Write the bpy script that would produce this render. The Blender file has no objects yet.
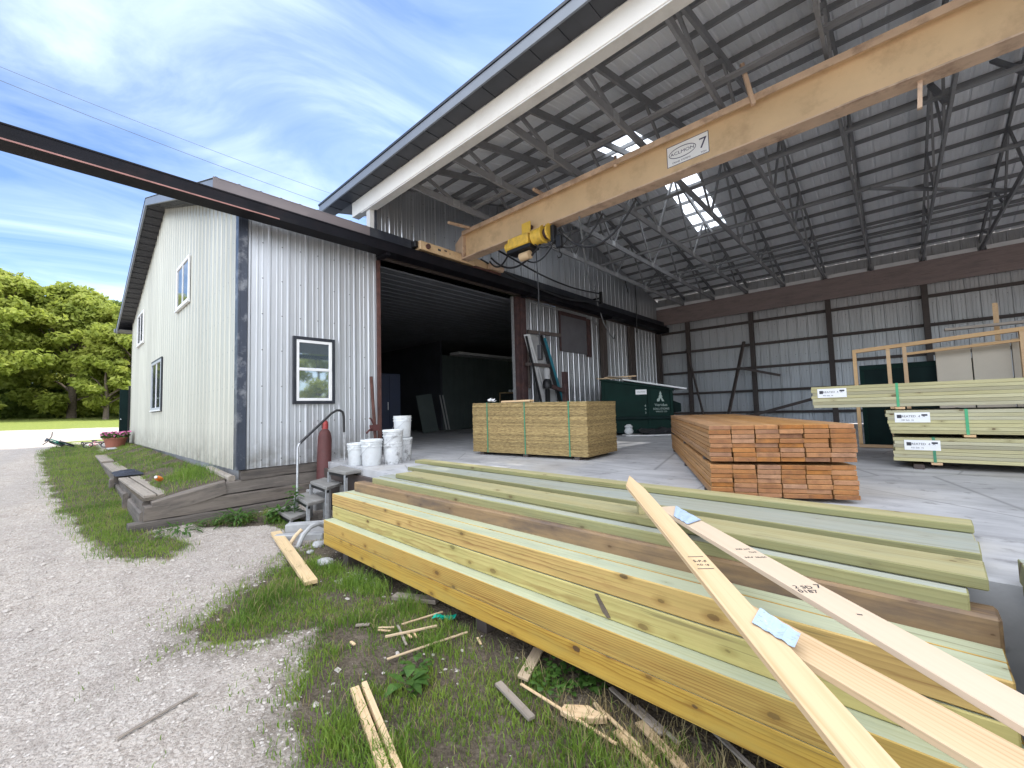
import bpy, bmesh, math, random
from mathutils import Vector, Matrix, noise as mnoise
random.seed(7)
rnd = random.Random(11)
D = bpy.data
sc = bpy.context.scene
COL = sc.collection
R = math.radians
V = Vector

# ------------------------------------------------------------------ node helpers
def mat_new(name):
    m = D.materials.new(name); m.use_nodes = True
    nt = m.node_tree; nt.nodes.clear()
    out = nt.nodes.new('ShaderNodeOutputMaterial')
    b = nt.nodes.new('ShaderNodeBsdfPrincipled')
    nt.links.new(b.outputs[0], out.inputs[0])
    return m, nt, b
class NB:
    def __init__(s, nt): s.nt = nt
    def n(s, t, **k):
        nd = s.nt.nodes.new(t)
        for a, v in k.items(): setattr(nd, a, v)
        return nd
    def l(s, a, b): s.nt.links.new(a, b)
    def setin(s, nd, i, v):
        if hasattr(v, 'is_output') or isinstance(v, bpy.types.NodeSocket): s.l(v, nd.inputs[i])
        else: nd.inputs[i].default_value = v
    def math(s, op, a, b=0.0, c=0.0, clamp=False):
        nd = s.n('ShaderNodeMath', operation=op, use_clamp=clamp)
        s.setin(nd, 0, a); s.setin(nd, 1, b); s.setin(nd, 2, c); return nd.outputs[0]
    def mix(s, f, a, b, blend='MIX'):
        nd = s.n('ShaderNodeMix', data_type='RGBA', blend_type=blend)
        s.setin(nd, 0, f); s.setin(nd, 6, col(a)); s.setin(nd, 7, col(b)); return nd.outputs[2]
    def ramp(s, f, stops, interp='LINEAR'):
        nd = s.n('ShaderNodeValToRGB'); cr = nd.color_ramp; cr.interpolation = interp
        while len(cr.elements) > 1: cr.elements.remove(cr.elements[-1])
        for i, (p, c) in enumerate(stops):
            e = cr.elements[0] if i == 0 else cr.elements.new(p)
            e.position = p; e.color = col(c) if not isinstance(c, (int, float)) else (c, c, c, 1)
        s.setin(nd, 0, f); return nd.outputs[0]
    def noise(s, vec, scale, detail=3.0, rough=.55, dist=0.0, dim='3D'):
        nd = s.n('ShaderNodeTexNoise', noise_dimensions=dim)
        if vec is not None: s.l(vec, nd.inputs['Vector'])
        nd.inputs['Scale'].default_value = scale; nd.inputs['Detail'].default_value = detail
        nd.inputs['Roughness'].default_value = rough; nd.inputs['Distortion'].default_value = dist
        return nd.outputs[0]
    def vor(s, vec, scale, feat='F1', out=0):
        nd = s.n('ShaderNodeTexVoronoi', feature=feat)
        s.l(vec, nd.inputs['Vector']); nd.inputs['Scale'].default_value = scale
        return nd.outputs[out]
    def mapping(s, vec, scale=(1, 1, 1), loc=(0, 0, 0), rot=(0, 0, 0)):
        nd = s.n('ShaderNodeMapping')
        s.l(vec, nd.inputs[0]); nd.inputs['Scale'].default_value = scale
        s.setin(nd, 1, loc); nd.inputs['Rotation'].default_value = rot
        return nd.outputs[0]
    def obj(s): return s.n('ShaderNodeTexCoord').outputs['Object']
    def pos(s): return s.n('ShaderNodeNewGeometry').outputs['Position']
    def rand(s): return s.n('ShaderNodeObjectInfo').outputs['Random']
    def bump(s, h, strength, dist, bsdf):
        nd = s.n('ShaderNodeBump'); s.l(h, nd.inputs['Height'])
        nd.inputs['Strength'].default_value = strength; nd.inputs['Distance'].default_value = dist
        s.l(nd.outputs[0], bsdf.inputs['Normal'])
def col(c):
    if isinstance(c, (tuple, list)) and len(c) == 3: return (c[0], c[1], c[2], 1.0)
    return c

def plain(name, c, rough=.6, metal=0.0, var=.18, scale=4.0, bump=0.0, dirt=None, dirt_amt=.5, spec=None):
    m, nt, b = mat_new(name); q = NB(nt)
    p = q.obj()
    f = q.noise(p, scale, 5, .6)
    f = q.ramp(f, [(.3, 0.0), (.7, 1.0)])
    c2 = tuple(max(0, x * (1 - var)) for x in c); c1 = tuple(min(1, x * (1 + var * .6)) for x in c)
    cc = q.mix(f, c2, c1)
    if dirt is not None:
        d = q.noise(p, scale * .7 + 1.3, 7, .7)
        d = q.ramp(d, [(.5, 0.0), (.68, 1.0)])
        cc = q.mix(q.math('MULTIPLY', d, dirt_amt), cc, dirt)
    q.l(cc, b.inputs['Base Color'])
    b.inputs['Roughness'].default_value = rough; b.inputs['Metallic'].default_value = metal
    if spec is not None: b.inputs['Specular IOR Level'].default_value = spec
    if bump:
        q.bump(q.noise(p, scale * 9, 4), bump, .01, b)
    return m

def wood(name, light, dark, ring=26, knot=1.0, rough=.62, tint=.25, grain=.35, knotcol=(.10, .055, .025), stain=None, stain_amt=0.0, bump=.25, check=.45):
    """sawn timber: length along local X, rings round an off-centre pith, knots, long grain"""
    m, nt, b = mat_new(name); q = NB(nt)
    p = q.obj(); r = q.rand()
    off = q.n('ShaderNodeCombineXYZ')
    q.l(q.math('MULTIPLY', r, 37.0), off.inputs[0])
    q.l(q.math('MULTIPLY_ADD', q.math('FRACT', q.math('MULTIPLY', r, 7.3)), .16, -.08), off.inputs[1])
    q.l(q.math('MULTIPLY_ADD', q.math('FRACT', q.math('MULTIPLY', r, 13.7)), .10, .05), off.inputs[2])
    vadd = q.n('ShaderNodeVectorMath', operation='ADD'); q.l(p, vadd.inputs[0]); q.l(off.outputs[0], vadd.inputs[1])
    pv = vadd.outputs[0]
    # rings
    st = q.mapping(pv, (.13, 1, 1))
    w = q.n('ShaderNodeTexWave', wave_type='RINGS', rings_direction='X', wave_profile='SAW')
    q.l(st, w.inputs[0]); w.inputs['Scale'].default_value = ring
    w.inputs['Distortion'].default_value = 3.4; w.inputs['Detail'].default_value = 2.0
    w.inputs['Detail Scale'].default_value = 1.1; w.inputs['Detail Roughness'].default_value = .55
    rings = q.ramp(w.outputs[1], [(0, 0.0), (.55, .25), (.88, 1.0), (1, .1)])
    fib = q.noise(q.mapping(pv, (3.0, 140, 140)), 1.0, 3, .6)
    broad = q.noise(q.mapping(pv, (.8, 16, 16)), 1.0, 5, .65, .4)
    rmask = q.ramp(q.noise(q.mapping(pv, (.55, 5, 5)), 1.0, 3, .5), [(.34, .08), (.62, 1.0)])
    rings = q.math('MULTIPLY', rings, rmask)
    f = q.math('ADD', q.math('MULTIPLY', rings, grain * 1.25), q.math('MULTIPLY', q.math('SUBTRACT', fib, .5), .55))
    f = q.math('ADD', f, q.math('MULTIPLY', q.math('SUBTRACT', broad, .45), 1.1), clamp=True)
    cc = q.mix(f, light, dark)
    # board-to-board colour
    tr = q.math('FRACT', q.math('MULTIPLY', r, 91.7))
    hs = q.n('ShaderNodeHueSaturation'); q.l(cc, hs.inputs['Color'])
    q.l(q.math('MULTIPLY_ADD', tr, tint * 1.2, 1.0 - tint * .6), hs.inputs['Value'])
    q.l(q.math('MULTIPLY_ADD', r, tint, 1.0 - tint * .5), hs.inputs['Saturation'])
    q.l(q.math('MULTIPLY_ADD', tr, .008 * tint * 2, .5 - .004 * tint * 2), hs.inputs['Hue'])
    cc = hs.outputs[0]
    if knot > 0:
        sx = q.n('ShaderNodeSeparateXYZ'); q.l(pv, sx.inputs[0])
        uv = q.n('ShaderNodeCombineXYZ'); q.l(q.math('MULTIPLY', sx.outputs[0], 4.2), uv.inputs[0])
        q.l(q.math('MULTIPLY', q.math('ADD', sx.outputs[1], sx.outputs[2]), 8.0), uv.inputs[1])
        kv2 = q.n('ShaderNodeTexVoronoi', feature='F1', voronoi_dimensions='2D'); q.l(uv.outputs[0], kv2.inputs['Vector']); kv2.inputs['Scale'].default_value = 1.0
        dist = kv2.outputs[0]
        sep = q.n('ShaderNodeSeparateColor'); q.l(kv2.outputs[1], sep.inputs[0])
        rad = q.math('MULTIPLY', q.math('MAXIMUM', q.math('SUBTRACT', sep.outputs[0], 1 - .34 * knot), 0.0), .40)
        wob = q.math('MULTIPLY_ADD', q.noise(pv, 70, 2), .07, -.035)
        k = q.math('SUBTRACT', rad, q.math('ADD', dist, wob))
        kk = q.ramp(q.math('MULTIPLY_ADD', k, 18.0, .5), [(.25, 0.0), (.7, 1.0)])
        halo = q.ramp(q.math('MULTIPLY_ADD', k, 3.5, .9), [(.2, 0.0), (.95, 1.0)])
        has = q.math('GREATER_THAN', rad, .012)
        cc = q.mix(q.math('MULTIPLY', q.math('MULTIPLY', halo, has), .55), cc, dark)
        cc = q.mix(q.math('MULTIPLY', q.math('MULTIPLY', kk, has), q.math('MULTIPLY_ADD', sep.outputs[1], .6, .42)), cc, knotcol)
    if stain is not None:
        s_ = q.ramp(q.noise(q.mapping(pv, (1.2, 5, 5)), 1.6, 6, .68), [(.45, 0.0), (.7, 1.0)])
        cc = q.mix(q.math('MULTIPLY', s_, stain_amt), cc, stain)
    if check:
        ck = q.noise(q.mapping(pv, (.9, 60, 60)), 1.0, 3, .5, .2)
        cc = q.mix(q.math('MULTIPLY', q.ramp(ck, [(.66, 0.0), (.71, 1.0)]), check), cc, (.09, .065, .04))
        sc2 = q.noise(q.mapping(pv, (6, 22, 22)), 1.0, 5, .7)
        cc = q.mix(q.math('MULTIPLY', q.ramp(sc2, [(.58, 0.0), (.74, 1.0)]), check * .6), cc, dark)
    q.l(cc, b.inputs['Base Color']); b.inputs['Roughness'].default_value = rough
    b.inputs['Specular IOR Level'].default_value = .3
    q.bump(q.math('ADD', q.math('MULTIPLY', fib, 1.0), q.math('MULTIPLY', rings, -.3)), bump, .003, b)
    return m

def siding(name, c, metal, rough, dirt, dirt_amt=.35, streak=(.16, .13, .10), low_dirt=0.0, screws=None):
    m, nt, b = mat_new(name); q = NB(nt); p = q.pos()
    v = q.noise(q.mapping(p, (1.3, 1.3, .25)), 1.5, 6, .65)
    vv = q.ramp(v, [(.35, 0.0), (.72, 1.0)])
    cc = q.mix(q.math('MULTIPLY', vv, dirt_amt), c, dirt)
    s = q.noise(q.mapping(p, (14, 14, .35)), 1.0, 4, .6)
    ss = q.ramp(s, [(.58, 0.0), (.74, 1.0)])
    cc = q.mix(q.math('MULTIPLY', ss, dirt_amt * .8), cc, streak)
    if low_dirt:
        z = q.n('ShaderNodeSeparateXYZ'); q.l(p, z.inputs[0])
        ld = q.math('MULTIPLY', q.math('SUBTRACT', 1.0, q.math('MULTIPLY', z.outputs[2], 1.6), clamp=True), q.ramp(q.noise(p, 3.5, 6, .7), [(.35, 0.0), (.65, 1.0)]))
        cc = q.mix(q.math('MULTIPLY', ld, low_dirt, clamp=True), cc, (.17, .15, .12))
    if screws is not None:
        ax, o_ = screws; sx = q.n('ShaderNodeSeparateXYZ'); q.l(p, sx.inputs[0])
        uu = q.math('SUBTRACT', q.math('FRACT', q.math('DIVIDE', q.math('SUBTRACT', sx.outputs[ax], o_ - .1524 - .075), .3048)), .5)
        zz = q.math('SUBTRACT', q.math('FRACT', q.math('DIVIDE', q.math('ADD', sx.outputs[2], .2), .61)), .5)
        rr = q.math('ADD', q.math('POWER', q.math('MULTIPLY', uu, .3048), 2.0), q.math('POWER', q.math('MULTIPLY', zz, .61), 2.0))
        cc = q.mix(q.math('MULTIPLY', q.math('LESS_THAN', rr, .00014), .8), cc, (.10, .10, .10))
        lap = q.math('LESS_THAN', q.math('FRACT', q.math('DIVIDE', q.math('SUBTRACT', sx.outputs[ax], o_ + .058), .9144)), .006)
        cc = q.mix(q.math('MULTIPLY', lap, .75), cc, (.12, .12, .13))
        pan = q.n('ShaderNodeTexWhiteNoise', noise_dimensions='1D'); q.l(q.math('FLOOR', q.math('DIVIDE', q.math('SUBTRACT', sx.outputs[ax], o_ + .058), .9144)), pan.inputs['W'])
        hv = q.n('ShaderNodeHueSaturation'); q.l(cc, hv.inputs['Color']); q.l(q.math('MULTIPLY_ADD', pan.outputs[0], .14, .92), hv.inputs['Value']); cc = hv.outputs[0]
    q.l(cc, b.inputs['Base Color'])
    b.inputs['Metallic'].default_value = metal
    q.l(q.math('MULTIPLY_ADD', v, .3, rough - .12), b.inputs['Roughness'])
    q.bump(q.noise(q.mapping(p, (2.2, 2.2, .9)), 1.2, 3), .18, .03, b)
    return m

# ------------------------------------------------------------------ materials
M = {}
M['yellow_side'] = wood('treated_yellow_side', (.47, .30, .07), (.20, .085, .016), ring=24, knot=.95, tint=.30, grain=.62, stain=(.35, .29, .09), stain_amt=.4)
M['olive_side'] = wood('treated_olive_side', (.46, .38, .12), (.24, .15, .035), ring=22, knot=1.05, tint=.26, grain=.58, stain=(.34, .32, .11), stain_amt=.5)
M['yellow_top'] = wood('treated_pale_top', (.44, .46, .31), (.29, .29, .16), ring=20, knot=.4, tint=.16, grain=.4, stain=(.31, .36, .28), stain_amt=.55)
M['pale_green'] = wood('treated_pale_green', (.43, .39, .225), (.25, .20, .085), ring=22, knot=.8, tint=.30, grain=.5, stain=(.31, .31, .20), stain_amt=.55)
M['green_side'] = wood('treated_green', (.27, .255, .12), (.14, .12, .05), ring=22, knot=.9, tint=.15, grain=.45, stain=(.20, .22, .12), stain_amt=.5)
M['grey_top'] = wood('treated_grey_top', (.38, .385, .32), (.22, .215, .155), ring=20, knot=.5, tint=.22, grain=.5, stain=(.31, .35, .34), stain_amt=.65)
M['brown_side'] = wood('weathered_brown', (.27, .18, .10), (.14, .085, .05), ring=18, knot=.7, tint=.1, grain=.45, stain=(.085, .065, .06), stain_amt=.85)
M['spruce'] = wood('fresh_spruce', (.66, .48, .29), (.44, .26, .115), ring=20, knot=.35, tint=.05, grain=.42, rough=.55, knotcol=(.24, .09, .04), bump=.12, check=.15)
M['spruce_pale'] = wood('fresh_pale_spruce', (.66, .52, .385), (.56, .41, .27), ring=24, knot=.5, tint=.05, grain=.25, rough=.55, knotcol=(.22, .09, .045), bump=.1, check=.12)
M['orange_wood'] = wood('rusty_brown_board', (.44, .24, .105), (.25, .12, .045), ring=28, knot=.6, tint=.2, grain=.45, stain=(.22, .115, .055), stain_amt=.4)
M['orange_end'] = wood('rusty_board_end', (.36, .165, .068), (.21, .085, .035), ring=60, knot=.0, tint=.30, grain=.8, stain=(.11, .05, .028), stain_amt=.65, bump=.7)
M['bundle_wood'] = wood('bundled_green_board', (.42, .385, .235), (.24, .20, .095), ring=24, knot=.9, tint=.4, grain=.5, stain=(.30, .29, .17), stain_amt=.4)
M['frame_wood'] = wood('framing_pine', (.60, .40, .22), (.44, .26, .12), ring=30, knot=.3, tint=.18, grain=.35)
M['truss_wood'] = wood('truss_spruce', (.23, .235, .245), (.16, .16, .165), ring=30, knot=.2, tint=.2, grain=.25, stain=(.15, .15, .16), stain_amt=.4, check=.1)
M['dark_wood'] = wood('dark_old_wood', (.085, .068, .062), (.05, .04, .037), ring=24, knot=.2, tint=.25, grain=.3, check=.2)
M['girder_wood'] = wood('girder_old_wood', (.25, .20, .19), (.16, .12, .11), ring=24, knot=.2, tint=.15, grain=.3, stain=(.13, .11, .11), stain_amt=.5)
M['tie_wood'] = wood('creosote_tie', (.17, .145, .125), (.075, .063, .055), ring=18, knot=.4, tint=.25, grain=.45, stain=(.05, .046, .045), stain_amt=.65, rough=.85, bump=.8)
M['grey_plank'] = wood('weathered_plank', (.34, .29, .24), (.19, .16, .135), ring=22, knot=.5, tint=.2, grain=.45, stain=(.13, .12, .11), stain_amt=.4, rough=.85, bump=.6)
M['scrap_wood'] = wood('scrap_wood', (.56, .42, .26), (.40, .27, .14), ring=30, knot=.3, tint=.3, grain=.4, stain=(.30, .24, .17), stain_amt=.35)
M['osb_edge'] = None
M['cream'] = siding('cream_steel', (.50, .495, .43), .3, .38, (.41, .41, .35), .4, streak=(.30, .29, .25), low_dirt=.6, screws=(0, -14.0))
M['silver'] = siding('galvanised_steel', (.60, .62, .65), .6, .40, (.42, .43, .45), .45, streak=(.27, .26, .25), low_dirt=.8, screws=(1, .10))
M['shed_wall'] = siding('old_galvanised_steel', (.55, .56, .58), .9, .36, (.36, .37, .39), .5, streak=(.16, .14, .12), screws=(1, 7.06))
M['rear_metal'] = siding('rear_galvanised_steel', (.50, .51, .52), .5, .42, (.36, .36, .37), .4, streak=(.18, .16, .15), screws=(0, 0.0))
M['roof_metal'] = siding('roof_galvanised_steel', (.80, .82, .85), .0, .5, (.68, .71, .75), .4, streak=(.56, .57, .6))  # pale bluish tone also carries the flare's haze under the roof
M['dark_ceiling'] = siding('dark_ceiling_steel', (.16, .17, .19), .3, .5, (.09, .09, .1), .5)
M['dark_trim'] = plain('dark_trim', (.022, .026, .036), .42, .0, .3, 3, dirt=(.12, .12, .12), dirt_amt=.25)
M['scuffed_trim'] = plain('scuffed_dark_trim', (.05, .06, .085), .38, .2, .3, 2.2, dirt=(.55, .56, .58), dirt_amt=.45)
M['soffit'] = plain('dark_soffit', (.035, .037, .045), .5, .1, .25, 3)
M['brown_fascia'] = plain('brown_fascia', (.15, .125, .125), .55, .1, .12, 2)
M['grey_fascia'] = plain('grey_fascia', (.20, .22, .25), .45, .2, .15, 1.5)
M['runway_paint'] = plain('black_runway_paint', (.008, .008, .011), .6, .0, .35, 2, dirt=(.025, .016, .017), dirt_amt=.35, spec=.12)
M['runway_red'] = plain('worn_red_edge', (.30, .14, .12), .6, .0, .3, 4)
M['crane'] = plain('orange_crane_paint', (.66, .47, .27), .5, .0, .14, 1.1, dirt=(.36, .23, .13), dirt_amt=.5)
M['crane_flange'] = plain('faded_crane_paint', (.60, .43, .30), .55, .0, .2, 2, dirt=(.20, .12, .085), dirt_amt=.75)
M['hoist'] = plain('yellow_hoist_paint', (.74, .47, .06), .45, .0, .15, 4, dirt=(.25, .15, .06), dirt_amt=.6)
M['black_steel'] = plain('black_steel', (.018, .018, .02), .45, .4, .3, 5)
M['rust'] = plain('rusty_steel', (.13, .06, .048), .8, .2, .35, 9, bump=.3, dirt=(.06, .032, .03), dirt_amt=.7)
M['rust_dark'] = plain('dark_rusty_steel', (.075, .042, .042), .7, .2, .35, 5, bump=.2, dirt=(.16, .07, .05), dirt_amt=.5)
M['tank'] = plain('oxide_red_paint', (.105, .032, .030), .66, .0, .3, 5, dirt=(.06, .035, .035), dirt_amt=.5)
M['tank_cap'] = plain('bright_red_cap', (.32, .035, .03), .5, .0, .3, 20)
M['galv'] = plain('galvanised_tube', (.48, .49, .50), .45, .6, .2, 20, dirt=(.2, .15, .12), dirt_amt=.3)
M['tread'] = wood('worn_tread', (.24, .23, .215), (.12, .11, .10), ring=22, knot=0, tint=.2, grain=.4, stain=(.34, .33, .31), stain_amt=.5, rough=.85)
M['white_plastic'] = plain('white_plastic', (.62, .64, .65), .42, .0, .08, 8, dirt=(.36, .33, .29), dirt_amt=.4)
M['bucket_dirty'] = plain('splashed_plastic', (.60, .61, .62), .45, .0, .1, 12, dirt=(.07, .065, .06), dirt_amt=.9)
M['white_paint'] = plain('white_header_paint', (.80, .77, .71), .5, .0, .05, 1.5, dirt=(.62, .57, .5), dirt_amt=.35)
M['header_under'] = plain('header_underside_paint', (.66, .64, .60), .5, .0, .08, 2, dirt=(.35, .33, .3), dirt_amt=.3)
M['white_vinyl'] = plain('white_vinyl', (.80, .80, .80), .35, .0, .04, 4)
M['vinyl_grey'] = plain('grey_vinyl', (.42, .45, .47), .4, .0, .06, 4)
M['dumpster'] = plain('green_dumpster_paint', (.002, .020, .015), .62, .0, .3, 2.5, dirt=(.012, .022, .02), dirt_amt=.2, spec=.15)
M['dumpster_dark'] = plain('dark_green_metal', (.003, .014, .013), .65, .0, .3, 3, spec=.15)
M['paper'] = plain('white_paper', (.80, .80, .80), .6, .0, .04, 8)
M['print'] = plain('black_print', (.04, .04, .05), .6, 0, .1, 5)
M['logo'] = plain('pale_stencil', (.36, .43, .39), .6, 0, .2, 12)
M['sign_print'] = plain('dark_blue_print', (.06, .055, .10), .5, 0, .1, 5)
M['strap'] = plain('green_strap', (.06, .36, .16), .4, 0, .1, 9)
M['strap_dark'] = plain('dark_green_strap', (.05, .22, .12), .4, 0, .1, 9)
M['blue_cab'] = plain('blue_cabinet_paint', (.003, .008, .028), .5, .0, .2, 3)
M['black_plastic'] = plain('black_plastic', (.02, .02, .022), .45, .0, .2, 6)
M['grey_sheet'] = plain('grey_sheet', (.36, .36, .36), .6, 0, .2, 3)
M['gypsum'] = plain('tan_gypsum_board', (.50, .44, .35), .75, 0, .08, 2)
M['white_board'] = plain('white_sheet', (.66, .66, .66), .5, 0, .08, 2)
M['teal'] = plain('teal_paint', (.03, .22, .30), .45, 0, .15, 4)
M['cover_board'] = plain('dark_window_board', (.115, .11, .12), .75, 0, .15, 3)
M['concrete_block'] = plain('grey_concrete', (.36, .36, .36), .9, 0, .2, 7, bump=.4)
M['terracotta'] = plain('terracotta', (.33, .12, .08), .75, 0, .15, 6)
M['pink'] = plain('pink_petals', (.55, .14, .30), .6, 0, .4, 40)
M['bike_green'] = plain('green_bike_paint', (.03, .24, .17), .3, 0, .1, 5)
M['bike_red'] = plain('pink_bike_paint', (.50, .14, .18), .3, 0, .1, 5)
M['rubber'] = plain('black_rubber', (.015, .015, .016), .75, 0, .2, 9)
M['cloth_dark'] = plain('dark_cloth', (.022, .026, .04), .9, 0, .3, 6, bump=.3)
M['orange_plastic'] = plain('orange_plastic', (.80, .22, .03), .4, 0, .1, 6)
M['teal_plastic'] = plain('green_plastic', (.0, .38, .26), .35, 0, .1, 6)
M['wire'] = plain('wire', (.10, .11, .13), .6, .2, .1, 2)
M['cable'] = plain('black_cable', (.02, .02, .022), .55, 0, .2, 8)
M['hose_grey'] = plain('grey_hose', (.20, .21, .22), .5, 0, .2, 8)
M['bark'] = plain('bark', (.13, .10, .075), .95, 0, .4, 7, bump=.6)
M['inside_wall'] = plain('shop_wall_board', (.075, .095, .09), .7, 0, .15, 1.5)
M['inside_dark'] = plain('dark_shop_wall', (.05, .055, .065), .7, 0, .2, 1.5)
M['stone'] = plain('gravel_stone', (.44, .395, .355), .9, 0, .4, 30)

def bluetag(name):
    m, nt, b = mat_new(name); q = NB(nt); p = q.obj()
    br = q.n('ShaderNodeTexBrick'); q.l(q.mapping(p, (1, 1, 1)), br.inputs[0])
    br.inputs['Scale'].default_value = 26; br.inputs['Mortar Size'].default_value = .03; br.inputs['Row Height'].default_value = .32
    br.inputs['Color1'].default_value = (.56, .60, .76, 1); br.inputs['Color2'].default_value = (.30, .34, .48, 1); br.inputs['Mortar'].default_value = (.44, .56, .74, 1)
    f = q.noise(q.mapping(p, (120, 40, 1)), 1, 3)
    cc = q.mix(q.ramp(f, [(.52, 0.0), (.6, 1.0)]), (.45, .57, .75), br.outputs[0])
    q.l(cc, b.inputs['Base Color']); b.inputs['Roughness'].default_value = .4
    return m
M['petal_cream'] = plain('cream_petals', (.72, .74, .60), .6, 0, .25, 30)
M['bluetag'] = bluetag('blue_film_tag')

def osb(name):
    m, nt, b = mat_new(name); q = NB(nt); p = q.obj(); r = q.rand()
    vadd = q.n('ShaderNodeVectorMath', operation='ADD'); q.l(p, vadd.inputs[0])
    cb = q.n('ShaderNodeCombineXYZ'); q.l(q.math('MULTIPLY', r, 31.0), cb.inputs[0]); q.l(q.math('MULTIPLY', r, 17.0), cb.inputs[1]); q.l(cb.outputs[0], vadd.inputs[1])
    f = q.noise(q.mapping(vadd.outputs[0], (14, 14, 160)), 1, 4, .65)
    cc = q.ramp(f, [(.30, (.06, .036, .015)), (.44, (.25, .17, .07)), (.58, (.40, .29, .12)), (.75, (.52, .41, .20))])
    hs = q.n('ShaderNodeHueSaturation'); q.l(cc, hs.inputs['Color'])
    q.l(q.math('MULTIPLY_ADD', r, .35, .80), hs.inputs['Value'])
    q.l(hs.outputs[0], b.inputs['Base Color']); b.inputs['Roughness'].default_value = .8
    q.bump(f, .5, .006, b)
    return m
M['osb_edge'] = osb('panel_edge')

def glass(name, c=(.02, .03, .04), rough=.04):
    m, nt, b = mat_new(name)
    b.inputs['Base Color'].default_value = col(c); b.inputs['Roughness'].default_value = rough
    b.inputs['Specular IOR Level'].default_value = 1.0; b.inputs['IOR'].default_value = 2.7
    return m
M['glass'] = glass('window_glass', (.05, .06, .07))
M['glass_bright'] = glass('window_glass_front', (.10, .13, .15), .03)

def skylight_mat():
    m = D.materials.new('skylight_fibreglass'); m.use_nodes = True; nt = m.node_tree; nt.nodes.clear(); q = NB(nt)
    out = q.n('ShaderNodeOutputMaterial'); t = q.n('ShaderNodeBsdfTranslucent'); t.inputs[0].default_value = (.92, .93, .90, 1)
    tr = q.n('ShaderNodeBsdfTransparent'); tr.inputs[0].default_value = (.95, .97, 1, 1)
    mx = q.n('ShaderNodeMixShader'); mx.inputs[0].default_value = .35
    q.l(t.outputs[0], mx.inputs[1]); q.l(tr.outputs[0], mx.inputs[2]); q.l(mx.outputs[0], out.inputs[0]); return m
M['skylight'] = skylight_mat()

def concrete_floor():
    m, nt, b = mat_new('concrete_floor'); q = NB(nt); p = q.pos()
    a = q.noise(p, .9, 8, .65); c = q.noise(q.mapping(p, (1.2, 5, 1)), 1.1, 6, .7)
    f = q.math('ADD', q.math('MULTIPLY', a, .6), q.math('MULTIPLY', c, .4))
    cc = q.ramp(f, [(.30, (.20, .20, .21)), (.44, (.37, .37, .385)), (.58, (.50, .50, .51)), (.75, (.58, .575, .57))])
    cr = q.vor(q.mapping(p, (.5, .5, .5)), 1.0, 'DISTANCE_TO_EDGE')
    cc = q.mix(q.ramp(cr, [(0, .55), (.008, 0.0)]), cc, (.10, .10, .10))
    sp = q.ramp(q.noise(p, 5, 5, .65), [(.58, 0.0), (.70, .7)])
    tyre = q.ramp(q.noise(q.mapping(p, (.35, 2.6, 1), (0, 0, 0), (0, 0, R(-24))), 1.0, 5, .6, .5), [(.56, 0.0), (.66, .45)])
    cc = q.mix(tyre, cc, (.20, .20, .205))
    cc = q.mix(sp, cc, (.15, .145, .145))
    dusty = q.ramp(q.noise(p, .55, 4, .6), [(.5, 0.0), (.7, .5)])
    cc = q.mix(dusty, cc, (.46, .42, .36))
    q.l(cc, b.inputs['Base Color']); q.l(q.math('MULTIPLY_ADD', a, .4, .45), b.inputs['Roughness'])
    q.bump(q.noise(p, 40, 4), .25, .004, b); return m
M['concrete'] = concrete_floor()

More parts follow.
